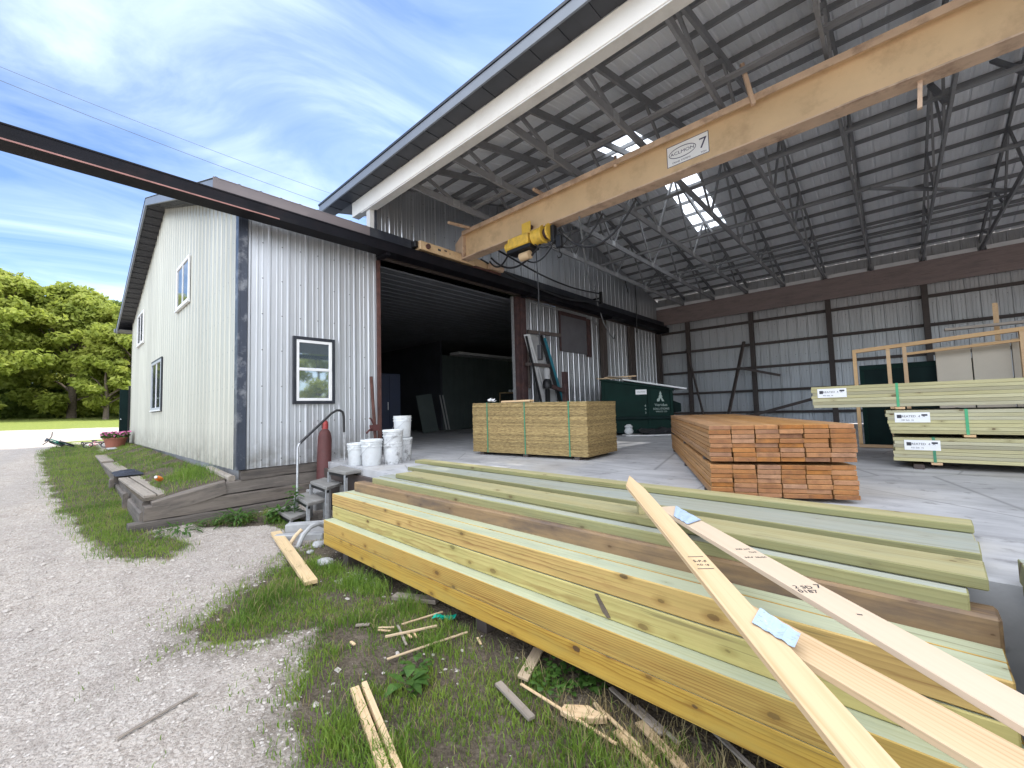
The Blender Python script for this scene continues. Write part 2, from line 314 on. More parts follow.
def ground_mat():
    m, nt, b = mat_new('gravel_ground'); q = NB(nt); p = q.pos()
    at = q.n('ShaderNodeAttribute', attribute_name='cover'); sep = q.n('ShaderNodeSeparateColor'); q.l(at.outputs[0], sep.inputs[0])
    soil, lawn = sep.outputs[0], sep.outputs[1]
    n1 = q.noise(p, .6, 5, .6); n2 = q.noise(p, 9, 5, .7); n3 = q.noise(p, 45, 4, .7)
    v = q.vor(p, 55, 'F1', 1); sv = q.n('ShaderNodeSeparateColor'); q.l(v, sv.inputs[0])
    g = q.math('ADD', q.math('MULTIPLY', n2, .45), q.math('MULTIPLY', n3, .30)); g = q.math('ADD', g, q.math('MULTIPLY', sv.outputs[0], .25))
    grav = q.ramp(g, [(.28, (.22, .18, .15)), (.42, (.37, .32, .275)), (.55, (.45, .395, .345)), (.72, (.57, .515, .46))])
    grav = q.mix(q.math('MULTIPLY', q.ramp(n1, [(.35, 0.0), (.7, 1.0)]), .45), grav, (.30, .27, .25))
    n4 = q.noise(p, 2.6, 6, .72, .4)
    grav = q.mix(q.math('MULTIPLY', q.ramp(n4, [(.52, 0.0), (.68, 1.0)]), .5), grav, (.25, .21, .18))
    rut = q.noise(q.mapping(p, (.16, 1.5, 1), (0, 0, 0), (0, 0, R(-6))), 1.0, 3, .5, .4)
    grav = q.mix(q.math('MULTIPLY', q.ramp(rut, [(.52, 0.0), (.62, 1.0)]), .38), grav, (.33, .30, .275))
    peb = q.vor(p, 26, 'F1', 1); ps = q.n('ShaderNodeSeparateColor'); q.l(peb, ps.inputs[0]); pd = q.vor(p, 26, 'F1', 0)
    big = q.math('MULTIPLY', q.math('GREATER_THAN', ps.outputs[1], .86), q.math('LESS_THAN', pd, .33))
    grav = q.mix(q.math('MULTIPLY', big, .7), grav, q.mix(ps.outputs[2], (.32, .28, .245), (.70, .65, .60)))
    dirt = q.ramp(q.math('ADD', q.math('MULTIPLY', n2, .5), q.math('MULTIPLY', n3, .5)), [(.3, (.035, .028, .020)), (.5, (.095, .076, .055)), (.7, (.19, .155, .12))])
    sm = q.ramp(q.math('ADD', soil, q.math('MULTIPLY', q.math('SUBTRACT', n2, .5), .7)), [(.35, 0.0), (.62, 1.0)])
    cc = q.mix(sm, grav, dirt)
    lw = q.ramp(n2, [(.3, (.11, .15, .03)), (.7, (.24, .26, .06))])
    lm = q.ramp(q.math('ADD', lawn, q.math('MULTIPLY', q.math('SUBTRACT', q.noise(p, 2.2, 5, .7), .5), .6)), [(.4, 0.0), (.6, 1.0)])
    cc = q.mix(lm, cc, lw)
    q.l(cc, b.inputs['Base Color']); b.inputs['Roughness'].default_value = .95; b.inputs['Specular IOR Level'].default_value = .2
    d = q.vor(p, 48, 'F1', 0); d2 = q.vor(p, 110, 'F1', 0)
    h = q.math('SUBTRACT', q.math('MULTIPLY', n2, 1.2), q.math('ADD', q.math('MULTIPLY', d, .8), q.math('MULTIPLY', d2, .35)))
    q.bump(h, .7, .02, b); return m
M['ground'] = ground_mat()

def leaf_mat(name, stops, scale, trans=.35, nscale2=30):
    m = D.materials.new(name); m.use_nodes = True; nt = m.node_tree; nt.nodes.clear(); q = NB(nt)
    out = q.n('ShaderNodeOutputMaterial'); p = q.pos()
    f = q.math('ADD', q.math('MULTIPLY', q.noise(p, scale, 3, .6), .6), q.math('MULTIPLY', q.noise(p, nscale2, 2, .6), .4))
    c = q.ramp(f, stops)
    d = q.n('ShaderNodeBsdfPrincipled'); q.l(c, d.inputs['Base Color']); d.inputs['Roughness'].default_value = .6; d.inputs['Specular IOR Level'].default_value = .3
    t = q.n('ShaderNodeBsdfTranslucent'); q.l(c, t.inputs[0])
    mx = q.n('ShaderNodeMixShader'); mx.inputs[0].default_value = trans
    q.l(d.outputs[0], mx.inputs[1]); q.l(t.outputs[0], mx.inputs[2]); q.l(mx.outputs[0], out.inputs[0]); return m
M['grass'] = leaf_mat('grass_blades', [(.3, (.07, .13, .02)), (.46, (.14, .24, .035)), (.6, (.25, .34, .055)), (.76, (.40, .40, .13))], 1.6)
M['drygrass'] = leaf_mat('dry_grass_blades', [(.3, (.20, .15, .07)), (.7, (.42, .35, .18))], 3)
M['weed'] = leaf_mat('weed_leaves', [(.3, (.03, .08, .015)), (.7, (.10, .20, .035))], 6)
M['tree_leaf'] = leaf_mat('tree_leaves', [(.3, (.17, .22, .035)), (.5, (.31, .36, .065)), (.7, (.44, .46, .11))], .5, .55, 3)
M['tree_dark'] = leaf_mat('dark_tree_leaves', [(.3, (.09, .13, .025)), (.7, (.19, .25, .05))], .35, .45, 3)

# ------------------------------------------------------------------ geometry helpers
class MB:
    def __init__(s): s.v = []; s.f = []; s.m = []
    def quad(s, a, b, c, d, mi=0):
        i = len(s.v); s.v += [tuple(a), tuple(b), tuple(c), tuple(d)]; s.f.append((i, i + 1, i + 2, i + 3)); s.m.append(mi)
    def tri(s, a, b, c, mi=0):
        i = len(s.v); s.v += [tuple(a), tuple(b), tuple(c)]; s.f.append((i, i + 1, i + 2)); s.m.append(mi)
    def hexa(s, P, mi=0, top=None):
        """P: 4 bottom (ccw from above) + 4 top"""
        i = len(s.v); s.v += [tuple(p) for p in P]
        F = [(3, 2, 1, 0), (4, 5, 6, 7), (0, 1, 5, 4), (1, 2, 6, 5), (2, 3, 7, 6), (3, 0, 4, 7)]
        for k, f in enumerate(F):
            s.f.append(tuple(i + x for x in f)); s.m.append(top if (top is not None and k == 1) else mi)
        return s
    def box(s, x0, x1, y0, y1, z0, z1, mi=0, top=None):
        return s.hexa([(x0, y0, z0), (x1, y0, z0), (x1, y1, z0), (x0, y1, z0), (x0, y0, z1), (x1, y0, z1), (x1, y1, z1), (x0, y1, z1)], mi, top)
    def bar(s, a, b, w, h, up=(0, 0, 1), mi=0):
        """bar from a to b, width w (sideways) height h (along up)"""
        a, b = V(a), V(b); d = (b - a).normalized(); u = V(up); u = (u - d * u.dot(d))
        if u.length < 1e-4: u = V((1, 0, 0)) - d * d.x
        u.normalize(); r = d.cross(u)
        P = []
        for z in (-h / 2, h / 2):
            for q_, e in ((-1, a), (1, a), (1, b), (-1, b)): P.append(e + r * (q_ * w / 2) + u * z)
        P = [P[0], P[1], P[2], P[3], P[4], P[5], P[6], P[7]]
        return s.hexa(P, mi)
    def tube(s, pts, r, n=8, mi=0, caps=True):
        pts = [V(p) for p in pts]; rr = r if isinstance(r, (list, tuple)) else [r] * len(pts)
        rings = []; prev = None
        for k, p in enumerate(pts):
            d = (pts[min(k + 1, len(pts) - 1)] - pts[max(k - 1, 0)]).normalized()
            if prev is None:
                u = V((0, 0, 1)) if abs(d.z) < .9 else V((1, 0, 0))
            else: u = prev
            u = (u - d * u.dot(d)).normalized(); prev = u; w = d.cross(u)
            i = len(s.v)
            for j in range(n):
                a = 2 * math.pi * j / n; s.v.append(tuple(p + (u * math.cos(a) + w * math.sin(a)) * rr[k]))
            rings.append(i)
        for k in range(len(rings) - 1):
            for j in range(n):
                a, b = rings[k] + j, rings[k] + (j + 1) % n; c, d_ = rings[k + 1] + (j + 1) % n, rings[k + 1] + j
                s.f.append((a, b, c, d_)); s.m.append(mi)
        if caps:
            s.f.append(tuple(rings[0] + j for j in reversed(range(n)))); s.m.append(mi)
            s.f.append(tuple(rings[-1] + j for j in range(n))); s.m.append(mi)
        return s
    def lathe(s, prof, c=(0, 0, 0), n=24, mi=0, axis=None):
        base = len(s.v); c = V(c)
        for (r, z) in prof:
            for j in range(n):
                a = 2 * math.pi * j / n; s.v.append((c.x + r * math.cos(a), c.y + r * math.sin(a), c.z + z))
        for k in range(len(prof) - 1):
            for j in range(n):
                s.f.append((base + k * n + j, base + k * n + (j + 1) % n, base + (k + 1) * n + (j + 1) % n, base + (k + 1) * n + j)); s.m.append(mi)
        if prof[0][0] > 1e-5: s.f.append(tuple(base + j for j in reversed(range(n)))); s.m.append(mi)
        if prof[-1][0] > 1e-5: s.f.append(tuple(base + (len(prof) - 1) * n + j for j in range(n))); s.m.append(mi)
        return s
    def prism(s, poly, h0, h1, fn, mi=0):
        """poly list of 2d, fn(u,v,h)->3d"""
        n = len(poly); i = len(s.v)
        for h in (h0, h1):
            for (u, w) in poly: s.v.append(tuple(fn(u, w, h)))
        s.f.append(tuple(i + k for k in reversed(range(n)))); s.m.append(mi)
        s.f.append(tuple(i + n + k for k in range(n))); s.m.append(mi)
        for k in range(n):
            s.f.append((i + k, i + (k + 1) % n, i + n + (k + 1) % n, i + n + k)); s.m.append(mi)
        return s
    def build(s, name, mats, parent=None, loc=(0, 0, 0), rot=(0, 0, 0), smooth=False, bevel=0.0):
        me = D.meshes.new(name); me.from_pydata(s.v, [], s.f)
        if not isinstance(mats, (list, tuple)): mats = [mats]
        for m in mats: me.materials.append(M[m] if isinstance(m, str) else m)
        if len(mats) > 1: me.polygons.foreach_set('material_index', s.m)
        bm = bmesh.new(); bm.from_mesh(me)
        if bevel:
            bmesh.ops.bevel(bm, geom=list(bm.edges), offset=bevel, segments=1, affect='EDGES', clamp_overlap=True)
        bmesh.ops.recalc_face_normals(bm, faces=list(bm.faces)) if len(bm.faces) < 20000 else None
        bm.to_mesh(me); bm.free()
        if smooth:
            me.polygons.foreach_set('use_smooth', [True] * len(me.polygons))
            try: me.set_sharp_from_angle(angle=R(40))
            except Exception: pass
        me.update()
        return link(name, me, parent, loc, rot)
def link(name, me, parent=None, loc=(0, 0, 0), rot=(0, 0, 0)):
    o = D.objects.new(name, me); COL.objects.link(o); o.location = loc; o.rotation_euler = rot
    if parent is not None: o.parent = parent
    return o
def tag(o, label, cat, group=None):
    o['label'] = label; o['category'] = cat
    if group: o['group'] = group
    return o
def thing(name, label, cat, loc=(0, 0, 0), rz=0.0, group=None, rot=None):
    o = D.objects.new(name, None); COL.objects.link(o); o.location = loc; o.empty_display_size = .2
    o.rotation_euler = rot if rot else (0, 0, rz)
    return tag(o, label, cat, group)
def kind(o, k): o['kind'] = k; return o
def copy_tree(o, parent=None, loc=None, rz=None):
    c = o.copy(); COL.objects.link(c)
    if parent is not None: c.parent = parent
    if loc is not None: c.location = loc
    if rz is not None: c.rotation_euler = (0, 0, rz)
    for ch in list(o.children): copy_tree(ch, c)
    return c
ORD = ['first', 'second', 'third', 'fourth', 'fifth', 'sixth', 'seventh', 'eighth', 'ninth', 'tenth']

def font_mesh(body, size, mat, name, ext, align='CENTER', shear=0.0):
    c = D.curves.new(name, 'FONT'); c.body = body; c.size = size; c.extrude = ext; c.align_x = align; c.align_y = 'CENTER'; c.shear = shear; c.resolution_u = 3
    o = D.objects.new(name, c); COL.objects.link(o); bpy.context.view_layer.update()
    me = D.meshes.new_from_object(o.evaluated_get(bpy.context.evaluated_depsgraph_get())); D.objects.remove(o); D.curves.remove(c)
    me.name = name; me.materials.clear(); me.materials.append(M[mat]); return me
def text(body, size, mat, parent, loc, rot, name='lettering', ext=.001, align='CENTER', sx=1.0, shear=0.0):
    o = D.objects.new(name, font_mesh(body, size, mat, name, ext, align, shear)); COL.objects.link(o); o.parent = parent; o.location = loc; o.rotation_euler = rot; o.scale = (sx, 1, 1)
    return o

PITCH = .3048
PROF = [(0, 0), (.016, .019), (.042, .019), (.058, 0), (.135, 0), (.142, .005), (.162, .005), (.169, 0), (.215, 0), (.222, .005), (.242, .005), (.249, 0)]
def corr(mb, L, fn, z0, z1, segs=1, mi=0, sub=None, start=0.0):
    """ribbed sheet, fn(u, depth, t)->xyz with t from z0(u) to z1(u)"""
    us = []
    k = 0
    while k * PITCH < L + start:
        for (du, dd) in PROF:
            u = k * PITCH + du - start
            if 0 <= u <= L: us.append((u, dd))
        k += 1
    if us[0][0] > 1e-6: us.insert(0, (0, us[0][1]))
    if us[-1][0] < L - 1e-6: us.append((L, us[-1][1]))
    if sub:                       # extra stations where the outline bends
        for x in sub:
            if 0 < x < L:
                for i in range(len(us) - 1):
                    if us[i][0] < x < us[i + 1][0]:
                        t = (x - us[i][0]) / (us[i + 1][0] - us[i][0]); us.insert(i + 1, (x, us[i][1] * (1 - t) + us[i + 1][1] * t)); break
    base = len(mb.v); n = segs + 1
    for (u, dd) in us:
        a = z0(u) if callable(z0) else z0; b = z1(u) if callable(z1) else z1
        for j in range(n): mb.v.append(tuple(fn(u, dd, a + (b - a) * j / segs)))
    for i in range(len(us) - 1):
        for j in range(segs):
            a = base + i * n + j
            mb.f.append((a, a + n, a + n + 1, a + 1)); mb.m.append(mi)
    return mb

def board(name, label, cat, A, B, w, ztop, th, mats, group=None, bevel=.004, bow=0.0, endcut=0.0, zB=None, parent=None):
    """sawn board: A,B front edge ends on the top face (xy); width runs to the left of A->B"""
    A = V((A[0], A[1])); B = V((B[0], B[1])); d = (B - A); L = d.length; d.normalize(); nrm = V((-d.y, d.x))
    c = (A + B) / 2 + nrm * (w / 2); ang = math.atan2(d.y, d.x)
    zb = ztop if zB is None else zB
    mb = MB(); seg = 6 if bow else 1
    xs = [-L / 2 + L * i / seg for i in range(seg + 1)]
    for i in range(seg):
        x0, x1 = xs[i], xs[i + 1]
        def bz(x): return bow * (1 - (2 * x / L) ** 2)
        e0 = endcut if i == 0 else 0
        if seg == 1:
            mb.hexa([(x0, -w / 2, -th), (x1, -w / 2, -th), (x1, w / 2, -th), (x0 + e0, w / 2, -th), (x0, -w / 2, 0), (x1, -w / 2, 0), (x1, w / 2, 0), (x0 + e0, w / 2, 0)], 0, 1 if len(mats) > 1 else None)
    if seg > 1:
        base = len(mb.v)
        for x in xs:
            for (yy, zz) in ((-w / 2, -th), (w / 2, -th), (w / 2, 0), (-w / 2, 0)): mb.v.append((x, yy, zz + bz(x)))
        for i in range(seg):
            for k in range(4):
                a = base + i * 4 + k; b_ = base + i * 4 + (k + 1) % 4
                mb.f.append((a, a + 4, b_ + 4, b_)); mb.m.append(1 if (k == 2 and len(mats) > 1) else 0)
        mb.f.append((base, base + 1, base + 2, base + 3)); mb.m.append(0)
        e = base + seg * 4; mb.f.append((e + 3, e + 2, e + 1, e)); mb.m.append(0)
    tilt = math.atan2(ztop - zb, L)
    o = mb.build(name, list(mats), parent, (c.x, c.y, (ztop + zb) / 2), (0, tilt, ang), bevel=bevel)
    if label: tag(o, label, cat, group)
    return o
# ------------------------------------------------------------------ camera, world, sun
cam = D.cameras.new('Camera'); cam.sensor_fit = 'HORIZONTAL'; cam.sensor_width = 36.0; cam.lens = 419.03 / 1024 * 36
cam.clip_start = .05; cam.clip_end = 2000
co = D.objects.new('Camera', cam); COL.objects.link(co); sc.camera = co
yaw, pit, rol = R(42.516), R(3.4737), R(-1.6269)
fw = V((-math.sin(yaw) * math.cos(pit), math.cos(yaw) * math.cos(pit), math.sin(pit)))
rt = V((math.cos(yaw), math.sin(yaw), 0)); up = rt.cross(fw)
rt2 = rt * math.cos(rol) + up * math.sin(rol); up2 = -rt * math.sin(rol) + up * math.cos(rol)
co.matrix_world = Matrix(((rt2.x, up2.x, -fw.x, 7.770), (rt2.y, up2.y, -fw.y, -1.984), (rt2.z, up2.z, -fw.z, .82), (0, 0, 0, 1)))

SUN_EL, SUN_AZ = R(51), R(5)          # azimuth from +Y towards +X
SKY_WISP = (8.0, 8.9, 10.3); FILL_CLOUD = (15.2, 15.9, 17.0)
w = D.worlds.new('World'); sc.world = w; w.use_nodes = True; nt = w.node_tree; nt.nodes.clear(); q = NB(nt)
out = q.n('ShaderNodeOutputWorld'); bg = q.n('ShaderNodeBackground'); bg.inputs[1].default_value = .14
sky = q.n('ShaderNodeTexSky', sky_type='NISHITA'); sky.sun_disc = False
sky.sun_elevation = SUN_EL; sky.sun_rotation = SUN_AZ; sky.air_density = 1.0; sky.dust_density = .6; sky.ozone_density = 2.0; sky.altitude = 200
tc = q.n('ShaderNodeTexCoord').outputs['Generated']
sp = q.n('ShaderNodeSeparateXYZ'); q.l(tc, sp.inputs[0])
zc = q.math('ADD', q.math('MAXIMUM', sp.outputs[2], .0), .22)
pl = q.n('ShaderNodeCombineXYZ'); q.l(q.math('DIVIDE', sp.outputs[0], zc), pl.inputs[0]); q.l(q.math('DIVIDE', sp.outputs[1], zc), pl.inputs[1])
c1 = q.noise(q.mapping(pl.outputs[0], (2.1, .95, 1), (1.7, .3, 0), (0, 0, R(35))), 1.0, 8, .58, 1.1)
c2 = q.noise(q.mapping(pl.outputs[0], (.8, .8, 1), (4.1, 2.0, 0)), 1.0, 4, .55, .3)
cl = q.math('ADD', q.math('MULTIPLY', c1, .78), q.math('MULTIPLY', c2, .27))
wisp = q.ramp(cl, [(.43, 0.0), (.54, .14), (.66, .42), (.82, .66)])
# big bright clouds added out of view above the camera, to light the foreground
dt = q.n('ShaderNodeVectorMath', operation='DOT_PRODUCT'); q.l(tc, dt.inputs[0]); dt.inputs[1].default_value = (.42, -.28, .86)
back = q.math('MULTIPLY', q.math('ADD', dt.outputs['Value'], -.34), 2.7, clamp=True)
puff = q.ramp(q.math('ADD', c2, q.math('MULTIPLY', c1, .35)), [(.50, .15), (.68, 1.0)])
fill_mask = q.math('MULTIPLY', back, puff)
skyb = q.mix(1.0, sky.outputs[0], (.86, .95, 1.08), 'MULTIPLY')
skyc = q.mix(q.math('MULTIPLY', wisp, .9), skyb, SKY_WISP)
skyc = q.mix(fill_mask, skyc, FILL_CLOUD)
q.l(skyc, bg.inputs[0]); q.l(bg.outputs[0], out.inputs[0])
sl = D.lights.new('Sun', 'SUN'); sl.energy = 3.6; sl.angle = R(.53); sl.color = (1.0, .95, .87)
so = D.objects.new('Sun', sl); COL.objects.link(so); so.location = (0, 40, 50)
sd = V((math.sin(SUN_AZ) * math.cos(SUN_EL), math.cos(SUN_AZ) * math.cos(SUN_EL), math.sin(SUN_EL)))
so.rotation_euler = sd.to_track_quat('Z', 'Y').to_euler()
sc.view_settings.view_transform = 'Standard'; sc.view_settings.look = 'None'; sc.view_settings.exposure = 0.85; sc.view_settings.gamma = 1
sc.render.engine = 'CYCLES'
sc.cycles.max_bounces = 8; sc.cycles.diffuse_bounces = 5; sc.cycles.transparent_max_bounces = 8
sc.cycles.use_denoising = True; sc.cycles.sample_clamp_indirect = 6

# ------------------------------------------------------------------ ground
GX = [-120, -90, -70, -45, -13, -4, 0, 2.5, 60]; GZ = [3.2, 2.6, 2.0, 1.1, -.17, -.56, -.72, -.85, -.86]
def lerp(x, X, Z):
    if x <= X[0]: return Z[0]
    for i in range(len(X) - 1):
        if x <= X[i + 1]: return Z[i] + (Z[i + 1] - Z[i]) * (x - X[i]) / (X[i + 1] - X[i])
    return Z[-1]
def nz(x, y, s, o=0): return mnoise.noise(V((x * s + o, y * s - o * .7, o * .31)))
def gz(x, y):
    z = lerp(x, GX, GZ)
    return z + .022 * nz(x, y, .7, 3) + .012 * nz(x, y, 2.3, 9) + .006 * nz(x, y, 6.5, 5)
def inpoly(x, y, P):
    c = False; j = len(P) - 1
    for i in range(len(P)):
        if (P[i][1] > y) != (P[j][1] > y) and x < (P[j][0] - P[i][0]) * (y - P[i][1]) / (P[j][1] - P[i][1]) + P[i][0]: c = not c
        j = i
    return c
def dseg(x, y, P):
    best = 9e9
    for i in range(len(P)):
        ax, ay = P[i - 1]; bx, by = P[i]; dx, dy = bx - ax, by - ay
        t = max(0, min(1, ((x - ax) * dx + (y - ay) * dy) / (dx * dx + dy * dy + 1e-9)))
        best = min(best, math.hypot(x - ax - dx * t, y - ay - dy * t))
    return best
STRIP = [(-13.5, -2.3), (-8.24, -2.13), (-4.81, -2.02), (-1.99, -1.84), (.0, -1.62), (.9, -1.5), (1.5, -1.12), (1.0, -.80), (-.02, -1.05), (-.5, -1.0), (-14, -.9), (-16.5, -1.6)]
FORE = [(2.3, .1), (2.75, -.35), (3.05, -.67), (3.50, -1.15), (3.80, -1.22), (4.12, -.9), (4.30, -.50), (4.62, -.72), (4.9, -.85), (5.25, -1.05), (6.0, -1.2), (13, -1.2), (13, 1.0), (2.2, 1.0)]  # right end runs on so dark soil deepens the shaded void there
BASE = [(-.05, -.6), (.5, -.35), (.9, .2), (1.3, .25), (1.2, .55), (.3, .5), (-.05, .2)]
BARE = [((3.7, .1), .22), ((5.25, -.35), .22), ((4.65, -.5), .2), ((6.35, .05), .3), ((6.0, .25), .2), ((6.7, .15), .25), ((5.0, -.62), .15)]
def smooth(a, b, x):
    t = max(0, min(1, (x - a) / (b - a))); return t * t * (3 - 2 * t)
def gdens(x, y):
    """how densely grass grows"""
    d = 0
    for P, s in ((STRIP, .22), (FORE, .26), (BASE, .12)):
        sd_ = dseg(x, y, P); sd_ = sd_ if inpoly(x, y, P) else -sd_
        d = max(d, smooth(-s, s, sd_ + .12 * nz(x, y, 3.1, 2) + .10 * nz(x, y, 8.3, 5)))
    for (c, r) in BARE:
        d *= 1 - .92 * smooth(r * 1.1, r * .5, math.hypot((x - c[0]), (y - c[1]) * 1.2) + .06 * nz(x, y, 6, 4))
    if inpoly(x, y, FORE):
        d *= .22 + .78 * smooth(-.26, .12, nz(x, y, 1.9, 7) + .5 * nz(x, y, 5.1, 1))
    return d
def lawnmask(x, y):
    e = -27.5 + 1.2 * nz(x, y, .25, 3) + .25 * y
    a = smooth(e + .8, e - .8, x)
    b = smooth(.8, .2, abs(x + 17.3 + .1 * y)) * smooth(-2.9, -.6, y)         # strip of lawn across the drive
    return max(a, b)
def axis(segs):
    r = []
    for a, b, n in segs: r += [a + (b - a) * i / n for i in range(n)]
    return r + [segs[-1][1]]
gx = axis([(-900, -120, 6), (-120, -34, 30), (-34, -14, 60), (-14, 1, 130), (1, 8.6, 150), (8.6, 20, 40), (20, 900, 6)])
gy = axis([(-900, -40, 6), (-40, -4.2, 24), (-4.2, -2.3, 14), (-2.3, 1.0, 74), (1.0, 4, 12), (4, 40, 20), (40, 900, 6)])
vs = []; cv = []
for y in gy:
    for x in gx:
        vs.append((x, y, gz(x, y) if abs(x) < 130 and abs(y) < 60 else lerp(x, GX, GZ)))
        near = -17 < x < 14 and -3.5 < y < 1.2
        soil = max(gdens(x, y), .0) if near else 0
        if near and inpoly(x, y, FORE): soil = max(soil, .72)
        if near: soil = max(soil, .50 * smooth(1.0, 0, dseg(x, y, FORE)))
        cv.append((soil, lawnmask(x, y) if x < -13 else 0, 0, 1))
nx = len(gx); fs = [(j * nx + i, j * nx + i + 1, (j + 1) * nx + i + 1, (j + 1) * nx + i) for j in range(len(gy) - 1) for i in range(nx - 1)]
me = D.meshes.new('ground'); me.from_pydata(vs, [], fs); me.materials.append(M['ground'])
ca = me.color_attributes.new('cover', 'FLOAT_COLOR', 'POINT'); ca.data.foreach_set('color', [c for t in cv for c in t])
me.polygons.foreach_set('use_smooth', [True] * len(me.polygons))
kind(link('ground', me), 'structure')

# planting bed beside the gable wall
def bedz(x, y):
    t = max(0, min(1, (-.03 - y) / .95)); z = -.12 + .08 * smooth(-2, -12, x) - .215 * t
    return z + .02 * nz(x, y, 2.2, 4)
bx = axis([(-13.9, -.12, 70)]); by = axis([(-1.12, -.03, 11)])
vs = [(x, y, bedz(x, y)) for y in by for x in bx]; nx = len(bx)
fs = [(j * nx + i, j * nx + i + 1, (j + 1) * nx + i + 1, (j + 1) * nx + i) for j in range(len(by) - 1) for i in range(nx - 1)]
me = D.meshes.new('soil_bed'); me.from_pydata(vs, [], fs); me.materials.append(M['ground'])
ca = me.color_attributes.new('cover', 'FLOAT_COLOR', 'POINT'); ca.data.foreach_set('color', [c for v_ in vs for c in (.75, 0, 0, 1)])
kind(link('soil_bed', me), 'structure')

# concrete slab
mb = MB()
pts = [(.0, 1.28), (1.0, 1.22), (2.0, 1.13), (2.75, 1.10), (5, .98), (8.05, .84), (17.0, .80), (17.0, 16.44), (.0, 16.44)]
mb.prism(pts, -1.1, 0, lambda u, v_, h: (u, v_, h))
mb.prism([(-13.9, .1), (-.20, .1), (-.20, 2.42), (-.001, 2.42), (-.001, 16.44), (-13.9, 16.44)], -.9, -.004, lambda u, v_, h: (u, v_, h))
kind(mb.build('concrete_floor', 'concrete', bevel=.0), 'structure')

# ------------------------------------------------------------------ grass (stuff)
def blades(name, spots, mat, hmin, hmax, wid, label):
    v_ = []; f_ = []
    for (x, y, z, hs) in spots:
        h = rnd.uniform(hmin, hmax) * hs; a = rnd.uniform(0, 6.283); b_ = rnd.uniform(0, 6.283); lean = rnd.uniform(.15, .9) * h
        wx, wy = math.cos(a) * wid * rnd.uniform(.6, 1.3), math.sin(a) * wid * rnd.uniform(.6, 1.3); lx, ly = math.cos(b_) * lean, math.sin(b_) * lean
        i = len(v_)
        v_ += [(x - wx, y - wy, z - .01), (x + wx, y + wy, z - .01), (x + lx * .35 + wx * .7, y + ly * .35 + wy * .7, z + h * .6), (x + lx * .35 - wx * .7, y + ly * .35 - wy * .7, z + h * .6), (x + lx, y + ly, z + h)]
        f_ += [(i, i + 1, i + 2, i + 3), (i + 3, i + 2, i + 4)]
    m_ = D.meshes.new(name); m_.from_pydata(v_, [], f_); m_.materials.append(M[mat])
    o = link(name, m_); o['kind'] = 'stuff'; return tag(o, label, 'grass')
sp_ = []; dry = []
def scatter(n, x0, x1, y0, y1, dens, zf, hs=1.0, clump=0.0):
    k = 0
    while k < n:
        x = rnd.uniform(x0, x1); y = rnd.uniform(y0, y1)
        if rnd.random() < dens(x, y):
            tall = 1 + clump * max(0, nz(x, y, 4.2, 8)) * 2.2
            if 2.4 < x < 8.1 and y > .16: k += 1; continue
            (dry if rnd.random() < .08 else sp_).append((x, y, zf(x, y), hs * tall))
        k += 1
scatter(62000, 2.0, 8.2, -1.3, .6, gdens, gz, .85, 1.0)
scatter(16000, -2.5, 1.7, -2.1, -.7, gdens, gz, 1.05, .6)
scatter(22000, -16.5, -2.5, -2.4, -.8, gdens, gz, 1.25, .5)
scatter(3500, -.1, 1.4, -.7, .6, lambda x, y: gdens(x, y) * smooth(-.05, .15, nz(x, y, 3.3, 6)), gz, 1.0, .8)
def beddens(x, y):
    if y < -.86 and x > -4.2: return 0
    e = smooth(-.0, .5, nz(x, y, 1.7, 12) + .35)
    return e * (1 if x < -1.0 else .5)
scatter(14000, -13.8, -.2, -.98, -.06, beddens, bedz, 1.0, .8)
for _ in range(1100):                                     # a tall weedy clump by the corner of the wall
    x = rnd.gauss(-1.6, .45); y = rnd.gauss(-.33, .13)
    if y < -.05: sp_.append((x, y, bedz(x, y), rnd.uniform(1.6, 3.8)))
for (cx, cy, n, h) in ((3.75, .02, 420, 3.0), (4.0, .10, 300, 2.6), (5.55, -.95, 260, 2.3), (5.9, -.85, 240, 2.2), (6.9, -.25, 260, 2.2), (5.3, -.15, 160, 2.0), (3.2, .06, 260, 2.2), (4.6, .12, 220, 2.2), (.75, .28, 160, 2.8), (-.2, -.72, 0, 1)):
    for _ in range(n):
        x = rnd.gauss(cx, .11); y = rnd.gauss(cy, .06); sp_.append((x, y, gz(x, y), rnd.uniform(.7, 1.2) * h))
for _ in range(900): x = rnd.gauss(6.85, .35); y = rnd.gauss(.0, .13); dry.append((x, y, gz(x, y), rnd.uniform(.8, 1.7)))
for _ in range(9000):
    x = rnd.uniform(2.2, 6.4); y = rnd.uniform(-1.9, .2); d_ = dseg(x, y, FORE)
    if rnd.random() < math.exp(-d_ / .30) * smooth(.0, .3, nz(x, y, 3.7, 21)): sp_.append((x, y, gz(x, y), .8))
blades('grass', sp_, 'grass', .022, .06, .0034, 'short green grass growing in patches beside the gravel drive')
blades('dry_grass', dry, 'drygrass', .04, .09, .003, 'dry straw coloured grass blades among the green patches')

